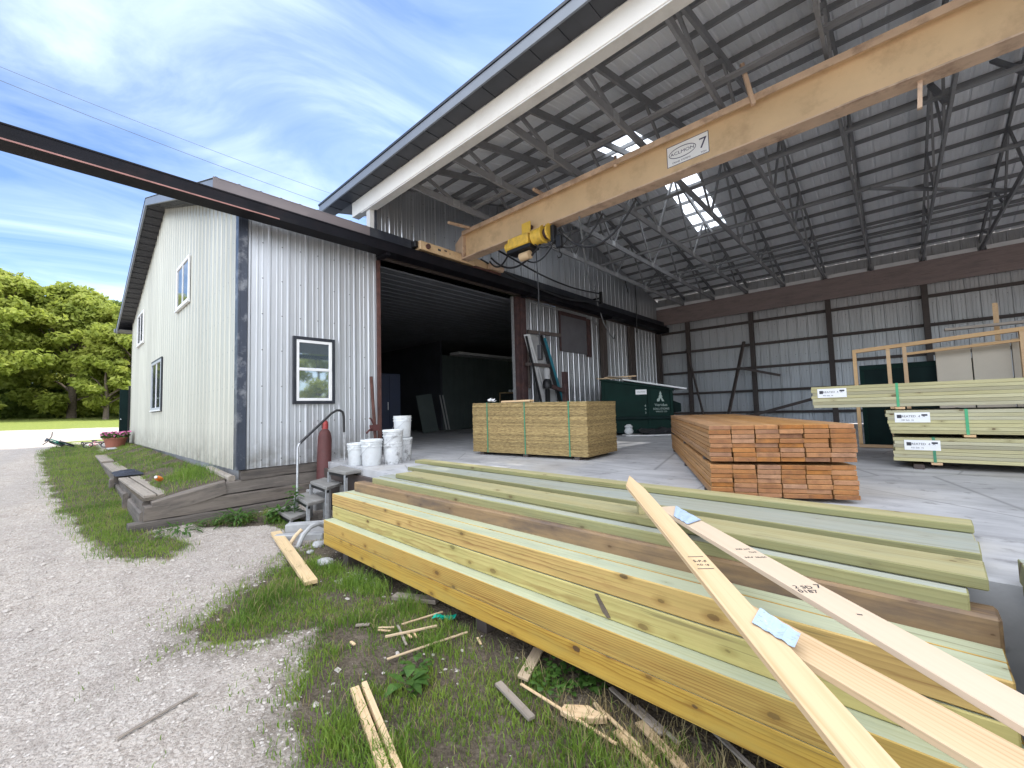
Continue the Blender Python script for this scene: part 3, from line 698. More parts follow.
# loose stones
def stones(name, n, x0, x1, y0, y1, smin, smax, label, test=None):
    v_ = []; f_ = []
    for _ in range(n):
        x = rnd.uniform(x0, x1); y = rnd.uniform(y0, y1)
        if test and not test(x, y): continue
        s = smin * (smax / smin) ** (rnd.random() ** 2.2); a = rnd.uniform(0, 3.14); ca_, sa = math.cos(a), math.sin(a)
        sx, sy, sz = s * rnd.uniform(.7, 1.4), s * rnd.uniform(.6, 1.1), s * rnd.uniform(.35, .8); z = gz(x, y) + sz * .25; i = len(v_)
        for (ux, uy, uz) in ((1, 0, 0), (.3, .9, .2), (-.9, .35, -.1), (-.4, -.9, .15), (.55, -.75, -.1), (.05, .05, 1), (0, 0, -.8)):
            ux += rnd.uniform(-.2, .2); uy += rnd.uniform(-.2, .2)
            v_.append((x + (ux * ca_ * sx - uy * sa * sy), y + (ux * sa * sx + uy * ca_ * sy), z + uz * sz))
        for k in range(5):
            f_ += [(i + k, i + (k + 1) % 5, i + 5), (i + (k + 1) % 5, i + k, i + 6)]
    m_ = D.meshes.new(name); m_.from_pydata(v_, [], f_); m_.materials.append(M['stone'])
    o = link(name, m_); o['kind'] = 'stuff'; return tag(o, label, 'gravel')
stones('gravel', 26000, 0.5, 7.2, -2.3, .5, .003, .014, 'loose pale gravel stones scattered over the drive and bare soil', lambda x, y: rnd.random() > gdens(x, y) * 1.3 and (not inpoly(x, y, FORE) or rnd.random() < .05))
stones('gravel', 9000, -9, .5, -2.4, .6, .006, .022, 'coarser gravel stones on the drive near the timber wall', lambda x, y: rnd.random() > gdens(x, y) * 1.3)
stones('gravel', 500, 0.3, 6.0, -2.3, .2, .012, .030, 'larger stones lying here and there on the drive', lambda x, y: gdens(x, y) < .3)
stones('gravel', 900, 3.45, 3.95, -.02, .2, .006, .02, 'small heap of blue grey gravel beside the lowest timbers')
# ------------------------------------------------------------------ workshop
ws = thing('workshop', 'two storey workshop clad in ribbed cream and silver steel with a gable roof', 'building', (0, 0, 0))
RX, RZ, SL = -7.25, 6.92, .33          # ridge
def roofz(x): return RZ - SL * abs(x - RX)
mb = MB(); corr(mb, 13.88, lambda u, d, t: (-14.0 + u, -d, t), lambda u: -.03, lambda u: roofz(-14.0 + u) - .06, sub=[6.75])
mb.build('wall', 'cream', ws)['label'] = 'cream ribbed gable wall'
mb = MB(); corr(mb, 2.33, lambda u, d, t: (d, .10 + u, t), -.02, 4.38)
mb.build('wall', 'silver', ws)['label'] = 'silver ribbed front wall'
mb = MB(); mb.box(-14.02, -13.98, .02, 16.4, -.3, 4.65); mb.box(-13.98, -.03, 16.42, 16.46, -.1, 4.6)
mb.build('wall', 'cream', ws)
mb = MB(); mb.prism([(-13.98, 4.6), (-.03, 4.6), (-7.25, 6.85)], 16.42, 16.46, lambda u, v_, h: (u, h, v_)); mb.build('gable', 'cream', ws)
mb = MB(); mb.box(-.13, .034, -.036, -.001, -.02, 4.42); mb.box(.001, .034, -.001, .10, -.02, 4.42); mb.build('corner_trim', 'scuffed_trim', ws, bevel=.004)
mb = MB(); mb.box(-14.04, -13.96, -.03, .0, -.03, 4.6); mb.build('corner_trim', 'cream', ws)
# roof
mb = MB(); ys0, ys1 = -.45, 16.7
def rf(sgn):
    def fn(u, d, t): x = RX + sgn * t; return (x, ys0 + u, RZ - SL * t + .05 + d)
    return fn
corr(mb, ys1 - ys0, rf(1), 0, 7.62); corr(mb, ys1 - ys0, rf(-1), 0, 7.62)
mb.build('roof', 'grey_fascia', ws)
mb = MB()
for sg in (1, -1):
    x1 = RX + sg * 7.58
    mb.hexa([(RX, -.44, RZ - .16), (RX, -.40, RZ - .16), (x1, -.40, RZ - SL * 7.58 - .16), (x1, -.44, RZ - SL * 7.58 - .16), (RX, -.44, RZ + .03), (RX, -.40, RZ + .03), (x1, -.40, RZ - SL * 7.58 + .03), (x1, -.44, RZ - SL * 7.58 + .03)])
mb.build('rake_board', 'grey_fascia', ws)
mb = MB(); zf_ = RZ - SL * 7.6
mb.box(.335, .365, -.46, 2.1, zf_ - .12, zf_ + .06); mb.build('fascia', 'brown_fascia', ws, bevel=.003)
mb = MB(); mb.box(.325, .366, 2.1, 16.7, zf_ - .12, zf_ + .06); mb.build('fascia', 'dark_trim', ws)
mb = MB(); mb.box(-14.87, -14.83, -.46, 16.7, zf_ - .12, zf_ + .06); mb.build('fascia', 'dark_trim', ws)
# ribbed soffits
mb = MB()
for sg in (1, -1):
    n = 48
    for i in range(n):
        t0, t1 = 7.6 * i / n, 7.6 * (i + 1) / n; dz = .012 if i % 2 else 0
        z0_, z1_ = RZ - SL * t0 - .12 - dz, RZ - SL * t1 - .12 - dz
        mb.quad((RX + sg * t0, -.40, z0_), (RX + sg * t1, -.40, z1_), (RX + sg * t1, -.02, z1_), (RX + sg * t0, -.02, z0_))
mb.box(.02, .33, -.40, 2.3, zf_ - .11, zf_ - .09); mb.box(-14.83, -14.02, -.40, 16.6, zf_ - .11, zf_ - .09)
mb.build('soffit', 'soffit', ws)
mb = MB(); mb.box(-14.96, -14.86, -.50, 16.7, zf_ - .10, zf_ + .04); mb.build('gutter', 'grey_fascia', ws, bevel=.01)
# windows
def window_gable(x0, x1, z0, z1, label, dark=False):
    mb = MB(); t = .07; y0, y1 = -.055, -.018
    for a in ((x0, x0 + t, z0, z1), (x1 - t, x1, z0, z1), (x0 + t, x1 - t, z0, z0 + t), (x0 + t, x1 - t, z1 - t, z1)): mb.box(a[0], a[1], y0, y1, a[2], a[3])
    f = mb.build('window', 'white_vinyl' if not dark else 'vinyl_grey', ws, bevel=.004); f['label'] = label
    xm = (x0 + x1) / 2
    mb = MB(); mb.box(x0 + t, xm - .02, -.035, -.025, z0 + t, z1 - t); mb.box(xm + .02, x1 - t, -.035, -.025, z0 + t, z1 - t); mb.build('pane', 'glass', f)
    mb = MB(); mb.box(xm - .02, xm + .02, -.048, -.02, z0 + t, z1 - t); mb.build('meeting_rail', 'white_vinyl', f)
    if dark:
        mb = MB(); tt = .05
        for a in ((x0 - tt, x0 - .001, z0 - tt, z1 + tt), (x1 + .001, x1 + tt, z0 - tt, z1 + tt), (x0 - .001, x1 + .001, z1 + .001, z1 + tt), (x0 - .001, x1 + .001, z0 - tt, z0 - .001)): mb.box(a[0], a[1], -.05, -.018, a[2], a[3])
        mb.build('trim', 'dark_trim', f)
    mb = MB(); mb.box(x0 - .04, x1 + .04, -.075, -.02, z0 - .035, z0 - .001); mb.build('sill', 'white_vinyl', f)
window_gable(-5.13, -3.70, 3.45, 4.50, 'upper white slider window nearest the corner')
window_gable(-12.40, -10.90, 3.46, 4.57, 'far upper white window')
window_gable(-8.80, -7.10, 1.09, 2.50, 'lower window with dark trim', True)
y0, y1, z0, z1 = .80, 1.54, 1.02, 2.22
mb = MB(); t = .055
for a in ((y0, y0 + t, z0, z1), (y1 - t, y1, z0, z1), (y0 + t, y1 - t, z0, z0 + t), (y0 + t, y1 - t, z1 - t, z1)): mb.box(.02, .062, a[0], a[1], a[2], a[3])
f = mb.build('window', 'dark_trim', ws, bevel=.003); f['label'] = 'double hung window with dark trim on the silver wall'
a0, a1, b0, b1 = y0 + t, y1 - t, z0 + t, z1 - t; t2 = .05; zm = (b0 + b1) / 2 + .02
mb = MB()
for a in ((a0, a0 + t2, b0, b1), (a1 - t2, a1, b0, b1), (a0 + t2, a1 - t2, b0, b0 + .05), (a0 + t2, a1 - t2, b1 - t2, b1), (a0 + t2, a1 - t2, zm - .025, zm + .025)): mb.box(.022, .054, a[0], a[1], a[2], a[3])
mb.build('sash', 'white_vinyl', f, bevel=.004)
mb = MB(); mb.box(.024, .032, a0 + t2, a1 - t2, zm + .025, b1 - t2); mb.build('pane', 'glass_bright', f)
mb = MB(); mb.box(.024, .030, a0 + t2, a1 - t2, b0 + .05, zm - .025); mb.build('pane', 'glass_bright', f)
# shop interior
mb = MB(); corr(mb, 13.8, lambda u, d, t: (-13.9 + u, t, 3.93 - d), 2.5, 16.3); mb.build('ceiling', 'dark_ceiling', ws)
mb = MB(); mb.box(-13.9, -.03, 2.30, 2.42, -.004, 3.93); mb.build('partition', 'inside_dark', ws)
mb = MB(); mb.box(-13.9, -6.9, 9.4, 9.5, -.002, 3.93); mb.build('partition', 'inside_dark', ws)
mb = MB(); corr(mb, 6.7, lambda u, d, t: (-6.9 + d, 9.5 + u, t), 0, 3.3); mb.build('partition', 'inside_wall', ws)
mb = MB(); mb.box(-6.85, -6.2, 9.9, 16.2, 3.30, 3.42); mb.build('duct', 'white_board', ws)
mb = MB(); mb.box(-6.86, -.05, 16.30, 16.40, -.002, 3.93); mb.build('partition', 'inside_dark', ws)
mb = MB(); mb.box(-6.02, -5.62, 16.25, 16.29, 2.35, 3.15)
wl = mb.build('window', 'white_board', ws)
m, nt, b = mat_new('daylit_pane'); b.inputs['Base Color'].default_value = (.7, .8, .6, 1); b.inputs['Emission Color'].default_value = (.75, .95, .60, 1); b.inputs['Emission Strength'].default_value = .8
mb = MB(); mb.box(-5.98, -5.66, 16.235, 16.248, 2.39, 3.11); mb.build('pane', m, wl)
# dark back door post beside the gable
t_ = thing('open_door', 'narrow dark green door standing ajar at the far end of the cream wall', 'door', (-14.12, -.03, -.15))
mb = MB(); mb.box(-.05, .0, -.30, -.06, 0, 2.15); o = mb.build('door_leaf', 'dumpster_dark', t_, bevel=.006)
mb = MB(); mb.box(-.10, .04, -.055, .0, 0, 2.3); mb.build('door_post', 'black_steel', t_)
mb = MB(); mb.box(-1.3, -1.22, -.20, -.12, 0, 1.65); mb.build('door_post', 'black_steel', t_)
mb = MB(); mb.lathe([(.025, 0), (.03, .02), (.0, .05)], (.015, -.26, 1.0), 10); mb.build('handle', 'galv', t_)

# ------------------------------------------------------------------ open lumber shed
sh = thing('lumber_shed', 'tall open fronted lumber shed of galvanised steel with wooden roof trusses', 'building', (0, 0, 0))
EY0, EZ, RY, RS, YB = 1.96, 5.50, 9.21, .225, 16.46
def sroof(y): return EZ + RS * (y - EY0) if y < RY else EZ + RS * (2 * RY - EY0 - y)
XR = 17.1
mb = MB(); corr(mb, YB - 2.43, lambda u, d, t: (d, 2.43 + u, t), 4.02, lambda u: sroof(2.43 + u) - .02, sub=[RY - 2.43])
mb.build('wall', 'shed_wall', sh)['label'] = 'upper part of the side wall above the crane runway'
mb = MB(); corr(mb, YB - 7.06, lambda u, d, t: (d, 7.06 + u, t), 0.0, 4.02); mb.build('wall', 'shed_wall', sh)
mb = MB(); corr(mb, XR, lambda u, d, t: (u, YB - d, t), .02, 5.572); mb.build('wall', 'rear_metal', sh)['label'] = 'rear wall of ribbed steel between dark girts'
mb = MB(); corr(mb, YB - 2.43, lambda u, d, t: (XR - d, 2.43 + u, t), 4.35, lambda u: sroof(2.43 + u) - .02, sub=[RY - 2.43]); mb.build('wall', 'rear_metal', sh)
for y in (2.3, 7.0, 11.7, 16.2):
    mb = MB(); mb.box(XR - .14, XR + .06, y - .1, y + .1, 0, 5.03 if y < 3 else 4.34); mb.build('column', 'dark_wood', sh)
# roof with a strip of translucent sheets
SX0, SX1, SYA, SYB = 3.24, 4.12, 5.95, 12.25
mb = MB()
def rslope(x0, front, y0, y1):
    def fn(u, d, t): return (x0 + u, t, sroof(t) + .075 + d)
    return fn
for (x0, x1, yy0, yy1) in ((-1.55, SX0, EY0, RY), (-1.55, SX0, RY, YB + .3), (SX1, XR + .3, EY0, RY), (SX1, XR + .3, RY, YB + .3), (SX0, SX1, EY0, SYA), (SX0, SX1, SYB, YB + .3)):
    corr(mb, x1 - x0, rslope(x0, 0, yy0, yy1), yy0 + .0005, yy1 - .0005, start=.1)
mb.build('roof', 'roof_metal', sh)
for (yy0, yy1) in ((SYA, RY), (RY, SYB)):
    mb = MB(); corr(mb, SX1 - SX0, rslope(SX0, 0, yy0, yy1), yy0 + .001, yy1 - .001, start=.1); mb.build('skylight', 'skylight', sh)
mb = MB(); mb.box(-1.6, XR + .3, RY - .18, RY - .0, 7.10, 7.14); mb.build('ridge_cap', 'grey_fascia', sh) if False else None
# purlins
pys = []
y = EY0 + .12
while y < YB + .2: pys.append(y); y += .61
for y in pys:
    z = sroof(y) + .03
    mb = MB(); mb.bar((-1.5, y, z), (XR + .25, y, z), .04, .088); mb.build('purlin', 'truss_wood', sh)
# eave: fascia, soffit, header
mb = MB(); mb.box(-1.57, XR + .3, 1.925, 1.955, 5.36, 5.515); mb.build('fascia', 'grey_fascia', sh, bevel=.003)
mb = MB(); mb.box(-1.58, XR + .3, 1.91, 1.96, 5.52, 5.56); mb.build('drip_edge', 'dark_trim', sh)
mb = MB()
k = 0; x = -1.55
while x < XR:
    mb.box(x, min(x + .215, XR), 1.955, 2.245, 5.375 - (.008 if k % 2 else 0), 5.39); x += .22; k += 1
mb.build('soffit', 'soffit', sh)
mb = MB(); mb.box(-.66, XR, 2.25, 2.405, 5.053, 5.37); mb.build('header_beam', 'white_paint', sh, bevel=.004)
mb = MB(); mb.box(-.30, XR, 2.262, 2.43, 5.03, 5.0528); mb.build('header_trim', 'header_under', sh)
mb = MB(); mb.box(-.14, -.0, 2.30, 2.43, 4.35, 5.04); mb.build('post', 'header_under', sh)
mb = MB(); mb.box(-.02, .045, 2.395, 2.428, 4.2, 5.04); mb.build('corner_trim', 'dark_trim', sh)
# left gable edge
mb = MB(); mb.bar((-1.53, EY0, sroof(EY0) - .02), (-1.53, RY, sroof(RY) - .02), .03, .16); mb.bar((-1.53, RY, sroof(RY) - .02), (-1.53, YB + .3, sroof(YB + .3) - .02), .03, .16); mb.build('rake_board', 'grey_fascia', sh)
mb = MB()
for (a, b_) in ((EY0, RY), (RY, YB)): mb.quad((-1.5, a, sroof(a) - .10), (-.0, a, sroof(a) - .10), (-.0, b_, sroof(b_) - .10), (-1.5, b_, sroof(b_) - .10))
mb.build('soffit', 'soffit', sh)
# trusses
def add_truss(first=None, x=0):
    if first: return copy_tree(first, sh, (x, 0, 0))
    mb = MB(); ZB = 5.15
    mb.bar((0, 2.45, ZB), (0, 16.40, ZB), .04, .13); tr = mb.build('roof_truss', 'truss_wood', sh, (x, 0, 0))
    for s in ((2.2, RY), (RY, 16.5)):
        mb = MB(); a, b_ = s; mb.bar((0.002, a, sroof(a) - .085), (0.002, b_, sroof(b_) - .085), .042, .125); mb.build('top_chord', 'truss_wood', tr)
    bot = [3.6, 5.8, 8.0, 10.42, 12.62, 14.82]; top = [2.6, 4.7, 6.9, RY, 11.52, 13.72, 15.8]
    for i, yb in enumerate(bot):
        for yt in (top[i], top[i + 1]):
            mb = MB(); mb.bar((0.0, yb + (.06 if yt > yb else -.06), ZB + .05), (0.0, yt, sroof(yt) - .12), .036, .07); mb.build('web', 'truss_wood', tr)
        mb = MB(); mb.box(-.024, .024, yb - .09, yb + .09, ZB - .05, ZB + .09); mb.build('nail_plate', 'galv', tr)
    return tr
t0 = None
for k in range(13):
    x = 1.20 + 1.236 * k
    t_ = add_truss(t0, x); t0 = t0 or t_
for (y, x0, x1, m_) in ((4.09, 1.0, 16.9, 'truss_wood'), (6.72, 1.0, 16.9, 'truss_wood'), (9.45, 1.0, 16.9, 'truss_wood'), (12.15, 1.0, 16.9, 'truss_wood'), (13.02, 1.0, 16.9, 'truss_wood')):
    mb = MB(); mb.bar((x0, y, 5.235), (x1, y, 5.235), .09, .038); mb.build('lateral_brace', m_, sh)
for (a, b_) in (((7.6, 9.4, 5.22), (10.4, 12.4, 5.22)), ((8.6, 7.0, 5.24), (8.6, 9.2, 6.8)), ((9.4, 7.0, 5.24), (9.4, 9.2, 6.8))):
    mb = MB(); mb.bar(a, b_, .09, .04); mb.build('diagonal_brace', 'truss_wood', sh)
# rear frame
cxs = [1.33 + 2.42 * k for k in range(7)]
for x in cxs:
    mb = MB(); mb.box(x - .075, x + .075, YB - .26, YB - .10, 0, 5.1); mb.build('column', 'dark_wood', sh, bevel=.005)
for (z) in (.45, 1.28, 2.18, 3.08, 3.98):
    for i in range(7):
        x0 = cxs[i - 1] + .076 if i else .16; x1 = cxs[i] - .076
        mb = MB(); mb.box(x0, x1, YB - .14, YB - .03, z - .045, z + .045); mb.build('girt', 'dark_wood', sh)
mb = MB(); mb.box(.05, XR - .05, YB - .32, YB - .262, 4.33, 5.06); mb.build('girder', 'girder_wood', sh, bevel=.004)
for i in range(13):
    x0 = 1.2 + 1.236 * i
    mb = MB(); mb.box(x0 - 1.15, x0 - .09, YB - .30, YB - .10, 5.065, 5.19); mb.build('eave_light_strip', 'white_board', sh)  # white strips put in for the light of the eave gap
# side wall frame
for (ya, yb) in ((11.2, 11.5), (13.33, 13.72), (15.95, 16.3)):
    mb = MB(); mb.box(.022, .15, ya, yb, 0, 3.98); mb.build('column', 'dark_wood', sh, bevel=.004)
mb = MB(); mb.box(.022, .10, 2.46, 16.3, 4.015, 4.16); mb.build('girt', 'dark_wood', sh)
mb = MB(); mb.box(-.12, .11, 6.66, 7.05, 0, 3.98); mb.box(.111, .16, 6.78, 6.92, 0, 3.98); mb.build('door_post', 'rust_dark', sh, bevel=.004)
mb = MB(); mb.box(-.08, .05, 2.435, 2.50, -.02, 3.98); mb.build('door_post', 'rust', sh, bevel=.003)
mb = MB(); mb.box(-.05, .02, 6.585, 6.63, 0, 3.98); mb.build('door_track', 'galv', sh)
mb = MB(); mb.box(.022, .05, 8.80, 10.30, 2.62, 3.78); wc = mb.build('window_cover', 'cover_board', sh)
mb = MB(); mb.box(.022, .07, 10.301, 10.55, 2.55, 3.86); mb.box(.022, .07, 8.74, 10.30, 3.781, 3.90); mb.box(.022, .06, 8.74, 8.799, 2.62, 3.781); mb.build('frame', 'rust_dark', wc)
mb = MB()
mb.tube([(.09, 7.3, 3.92), (.09, 10.1, 3.93), (.09, 10.5, 3.90), (.09, 10.75, 3.80), (.09, 11.05, 3.72)], .018, 8); mb.build('conduit', 'galv', sh)

# ------------------------------------------------------------------ crane runway and bridge crane
rw = thing('crane_runway', 'long black steel beam running past the building as a crane runway', 'crane runway', (.41, 0, 4.0))
mb = MB(); ya, yb = -8.0, 16.2
mb.box(-.16, .16, ya, yb, .181, .20); mb.box(-.16, .155, ya, yb, .0, .02); mb.box(.128, .152, ya, yb, .02, .181); mb.build('beam', 'runway_paint', rw)
mb = MB(); mb.box(.1552, .164, ya, .4, .001, .019); mb.build('edge', 'runway_red', rw)
mb = MB(); mb.box(-.03, .03, ya, yb, .2005, .235); mb.build('rail', 'runway_paint', rw)
for y in (2.40, 6.85, 11.3, 15.9):
    mb = MB(); mb.box(-.26, -.1605, y - .06, y + .06, -.02, .16); mb.box(-.26, .12, y - .05, y + .05, -.06, -.001); mb.build('bracket', 'runway_paint', rw)
mb = MB(); mb.box(-.12, .12, -7.2, -6.9, -5.0, -.001); mb.build('column', 'runway_paint', rw)
rw2 = thing('crane_runway', 'second black crane runway beam along the far end wall', 'crane runway', (XR - .45, 0, 4.0))
mb = MB(); mb.box(-.16, .16, ya, yb, .181, .20); mb.box(-.16, .16, ya, yb, 0, .02); mb.box(-.012, .012, ya, yb, .02, .181); mb.box(-.03, .03, ya, yb, .2005, .235); mb.build('beam', 'runway_paint', rw2)

cr = thing('bridge_crane', 'orange bridge crane girder spanning the shed with a yellow hoist', 'crane', (0, 4.38, 4.31))
GX0, GX1 = .62, XR - .6
mb = MB(); mb.box(GX0, GX1, -.012, .012, .02, .59); mb.box(GX0, GX1, -.10, .10, .59, .61); mb.build('girder', 'crane', cr)
mb = MB(); mb.box(GX0 + .0, GX1, -.125, .125, .0, .02); mb.build('bottom_flange', 'crane_flange', cr)
mb = MB(); mb.box(GX0, GX1, -.14, .14, .6105, .635); mb.box(GX0, GX1, -.14, -.125, .54, .61); mb.build('cap_channel', 'crane_flange', cr)
mb = MB(); mb.hexa([(.34, -.10, -.06), (.62, -.11, -.0), (.62, .11, 0), (.34, .10, -.06), (.34, -.1, .42), (.62, -.11, .60), (.62, .11, .60), (.34, .1, .42)]); mb.build('end_plate', 'crane_flange', cr, bevel=.006)
mb = MB(); mb.box(.30, .56, -1.24, 1.20, -.05, .14); et = mb.build('end_truck', 'crane', cr, bevel=.01)
for yy in (-1.05, 1.02):
    mb = MB(); mb.prism([(.10 * math.cos(a * math.pi / 8), .10 * math.sin(a * math.pi / 8)) for a in range(16)], .38, .46, lambda u, v_, h: (h, yy + u, .025 + v_)); mb.build('wheel', 'rust_dark', et)
    mb = MB(); mb.prism([(.055 * math.cos(a * math.pi / 8), .055 * math.sin(a * math.pi / 8)) for a in range(16)], .561, .60, lambda u, v_, h: (h, yy + u, .045 + v_)); mb.build('axle_cap', 'rust', et)
for (yy, m_) in ((-1.29, 'black_steel'), (1.25, 'black_steel')):
    mb = MB(); mb.box(.36, .50, yy - .045, yy + .045, -.01, .13); mb.build('bumper', m_, et, bevel=.01)
mb = MB()
mb.box(.5605, .565, -.78, -.70, .03, .075); mb.box(.5605, .565, -.60, -.53, .06, .09); mb.box(.5605, .565, -.45, -.44, .02, .06); mb.build('marking', 'print', et)
mb = MB(); mb.box(.28, .60, .30, 1.18, -.10, -.052); mb.build('drive_guard', 'rust', et, bevel=.01)
mb = MB(); mb.prism([(.10 * math.cos(a * math.pi / 8), .10 * math.sin(a * math.pi / 8)) for a in range(16)], .70, 1.15, lambda u, v_, h: (.66 + u * .7, h, .01 + v_ * .7)); mb.build('drive_motor', 'crane_flange', et)
# pale cross struts standing off the top of the girder
for (x, a, b_) in ((.9, (0.0, -.75, .56), (0, .2, .66)), (2.95, (0, -.35, .66), (0.0, .30, .66)), (4.55, (0.0, -.16, .52), (-.25, .35, 1.0)), (6.6, (0, -.16, .48), (-.10, -.20, 1.08)), (9.0, (0, -.16, .5), (-.05, -.2, 1.0))):
    mb = MB(); mb.bar((x + a[0], a[1], a[2]), (x + b_[0], b_[1], b_[2]), .05, .05); mb.build('strut', 'crane_flange', cr)
for x in (8.15, 10.6):
    mb = MB(); mb.bar((x, .02, -.30), (x + .02, .02, 0), .05, .04); mb.build('strut', 'crane_flange', cr)
# name plate
xs0, xs1 = 5.36, 5.98
mb = MB(); mb.box(xs0, xs1, -.0175, -.0125, .175, .50); pl_ = mb.build('name_plate', 'paper', cr)
mb = MB(); 
for a in ((xs0, xs0 + .008, .175, .5), (xs1 - .008, xs1, .175, .5), (xs0 + .008, xs1 - .008, .175, .183), (xs0 + .008, xs1 - .008, .492, .5)): mb.box(a[0], a[1], -.0195, -.0176, a[2], a[3])
mb.build('plate_border', 'sign_print', pl_)
mb = MB(); n = 40; cx, cz, rx, rz_ = xs0 + .235, .355, .205, .088
for i in range(n):
    a0_, a1_ = 2 * math.pi * i / n, 2 * math.pi * (i + 1) / n
    def P(a, s): return (cx + rx * s * math.cos(a), -.0185, cz + rz_ * (s if s == 1 else .86) * math.sin(a))
    mb.quad(P(a0_, 1), P(a1_, 1), P(a1_, .955), P(a0_, .955))
mb.build('oval', 'sign_print', pl_)
text('ACLMON', .068, 'sign_print', pl_, (cx, -.0185, cz), (R(90), 0, 0), sx=1.25)
text('CRANE  SYSTEMS', .036, 'sign_print', pl_, (cx - .02, -.0185, .222), (R(90), 0, 0))
text('7', .22, 'sign_print', pl_, (xs1 - .085, -.0185, .345), (R(90), 0, 0), sx=1.1)
text('TON', .036, 'sign_print', pl_, (xs1 - .08, -.0185, .212), (R(90), 0, 0))
# hoist
HOX = .12
def cyl_x(mb, x0, x1, y, z, r, n=20, mi=0):
    mb.prism([(r * math.cos(2 * math.pi * a / n), r * math.sin(2 * math.pi * a / n)) for a in range(n)], x0, x1, lambda u, v_, h: (h, y + u, z + v_), mi)
mb = MB(); mb.box(1.98, 2.52, -.22, .12, -.28, -.06); ho = mb.build('hoist', 'hoist', cr, (.13, 0, .03), bevel=.02)
mb = MB(); mb.box(1.94, 2.56, -.20, .10, -.36, -.282); mb.build('control_box', 'black_steel', ho, bevel=.01)
mb = MB(); cyl_x(mb, 2.57, 2.80, -.06, -.16, .155); mb.build('drum', 'hoist', ho, bevel=.006)
mb = MB(); cyl_x(mb, 2.81, 2.84, -.06, -.16, .175); cyl_x(mb, 2.95, 2.99, -.06, -.16, .165); mb.build('drum_flange', 'hoist', ho)
mb = MB(); cyl_x(mb, 2.842, 2.948, -.06, -.16, .10); mb.build('rope_drum', 'rust_dark', ho)
mb = MB(); cyl_x(mb, 1.84, 1.97, -.05, -.17, .11); mb.build('motor', 'hoist', ho, bevel=.006)
mb = MB(); cyl_x(mb, 2.20, 2.44, -.05, -.45, .085); mb.build('gearbox', 'crane', ho)
for yy in (-.16, .16):
    mb = MB(); mb.box(2.34, 2.56, yy - .012, yy + .012, -.08, .16); mb.build('trolley_plate', 'hoist', ho, bevel=.004)
for (x, yy) in ((2.39, -.10), (2.51, -.10), (2.39, .10), (2.51, .10)):
    mb = MB(); mb.prism([(.045 * math.cos(a * math.pi / 6), .045 * math.sin(a * math.pi / 6)) for a in range(12)], yy - .03, yy + .03, lambda u, v_, h: (x + u, h, .066 + v_)); mb.build('wheel', 'rust_dark', ho)
mb = MB(); mb.box(3.0, 3.08, -.12, .0, -.38, -.06); mb.box(3.10, 3.22, -.1, -.02, -.52, -.28); mb.build('hook_block', 'black_steel', ho, bevel=.012)
mb = MB(); hx, hy, hz_ = 3.16, -.06, -.60
mb.tube([(hx, hy, -.52), (hx, hy, hz_), (hx + .05, hy, hz_ - .05), (hx + .03, hy, hz_ - .11), (hx - .03, hy, hz_ - .11), (hx - .05, hy, hz_ - .06)], [.014, .014, .016, .016, .012, .006], 8); mb.build('hook', 'black_steel', ho)
def sag(a, b_, s, n=14):
    a, b_ = V(a), V(b_); return [a.lerp(b_, i / n) - V((0, 0, s * 4 * (i / n) * (1 - i / n))) for i in range(n + 1)]
for (a, b_, s, r_) in (((.75, .5, -.02), (1.95, -.1, -.25), .22, .020), ((1.0, .3, -.05), (2.7, -.05, -.32), .34, .022), ((2.9, -.05, -.25), (3.9, .3, .0), .38, .02), ((2.85, 0, -.3), (3.3, .2, -.1), .25, .012), ((3.05, .1, -.1), (4.6, .2, -.02), .55, .022), ((2.2, .05, -.45), (3.0, .1, -.2), .25, .016), ((3.0, .05, -.25), (3.25, -.05, -.5), .10, .018), ((2.6, -.1, -.3), (3.1, -.1, -.35), .12, .012)):
    mb = MB(); mb.tube(sag(a, b_, s), r_, 6); mb.build('cable', 'cable', ho, smooth=True)
mb = MB(); mb.tube([(2.68, .0, -.30), (2.70, .02, -1.2), (2.69, .0, -1.85), (2.70, .01, -2.25)], .012, 6); pc = mb.build('pendant_cable', 'cable', cr, smooth=True)
mb = MB(); mb.box(2.655, 2.745, -.04, .04, -2.55, -2.25); mb.build('pendant_control', 'black_plastic', pc, bevel=.012)
# sagging conductor cables along the side wall
def smoothpts(P, n=6):
    P = [V(p) for p in P]; P = [P[0] * 2 - P[1]] + P + [P[-1] * 2 - P[-2]]; o = []
    for i in range(1, len(P) - 2):
        for k in range(n):
            t = k / n; o.append(.5 * ((2 * P[i]) + (P[i + 1] - P[i - 1]) * t + (2 * P[i - 1] - 5 * P[i] + 4 * P[i + 1] - P[i + 2]) * t * t + (3 * P[i] - P[i - 1] - 3 * P[i + 1] + P[i + 2]) * t ** 3))
    return o + [P[-2]]
for (P_, lab) in (([(.55, 4.9, 4.47), (.62, 5.7, 4.30), (.62, 6.55, 4.20), (.62, 8.16, 4.10), (.62, 9.4, 4.20), (.62, 10.3, 4.36)], 'lower of two thick black cables sagging along the side wall'),
                  ([(.60, 4.7, 4.95), (.62, 5.44, 4.82), (.62, 7.19, 4.57), (.62, 8.78, 4.51), (.62, 10.3, 4.62)], 'upper of two thick black cables sagging along the side wall')):
    mb = MB(); mb.tube(smoothpts(P_), .024, 7); tag(mb.build('hanging_cable', 'cable', smooth=True), lab, 'cable', 'cables hanging in the shed')
cb_ = thing('cable_bracket', 'dark bracket on the side wall holding the ends of the sagging cables', 'bracket', (.62, 10.36, 4.48)); mb = MB(); mb.box(-.05, .05, -.04, .06, -.20, .22); mb.build('box', 'black_steel', cb_, bevel=.01)
mb = MB(); mb.box(-.595, -.0505, -.02, .03, -.02, .03); mb.build('arm', 'black_steel', cb_)
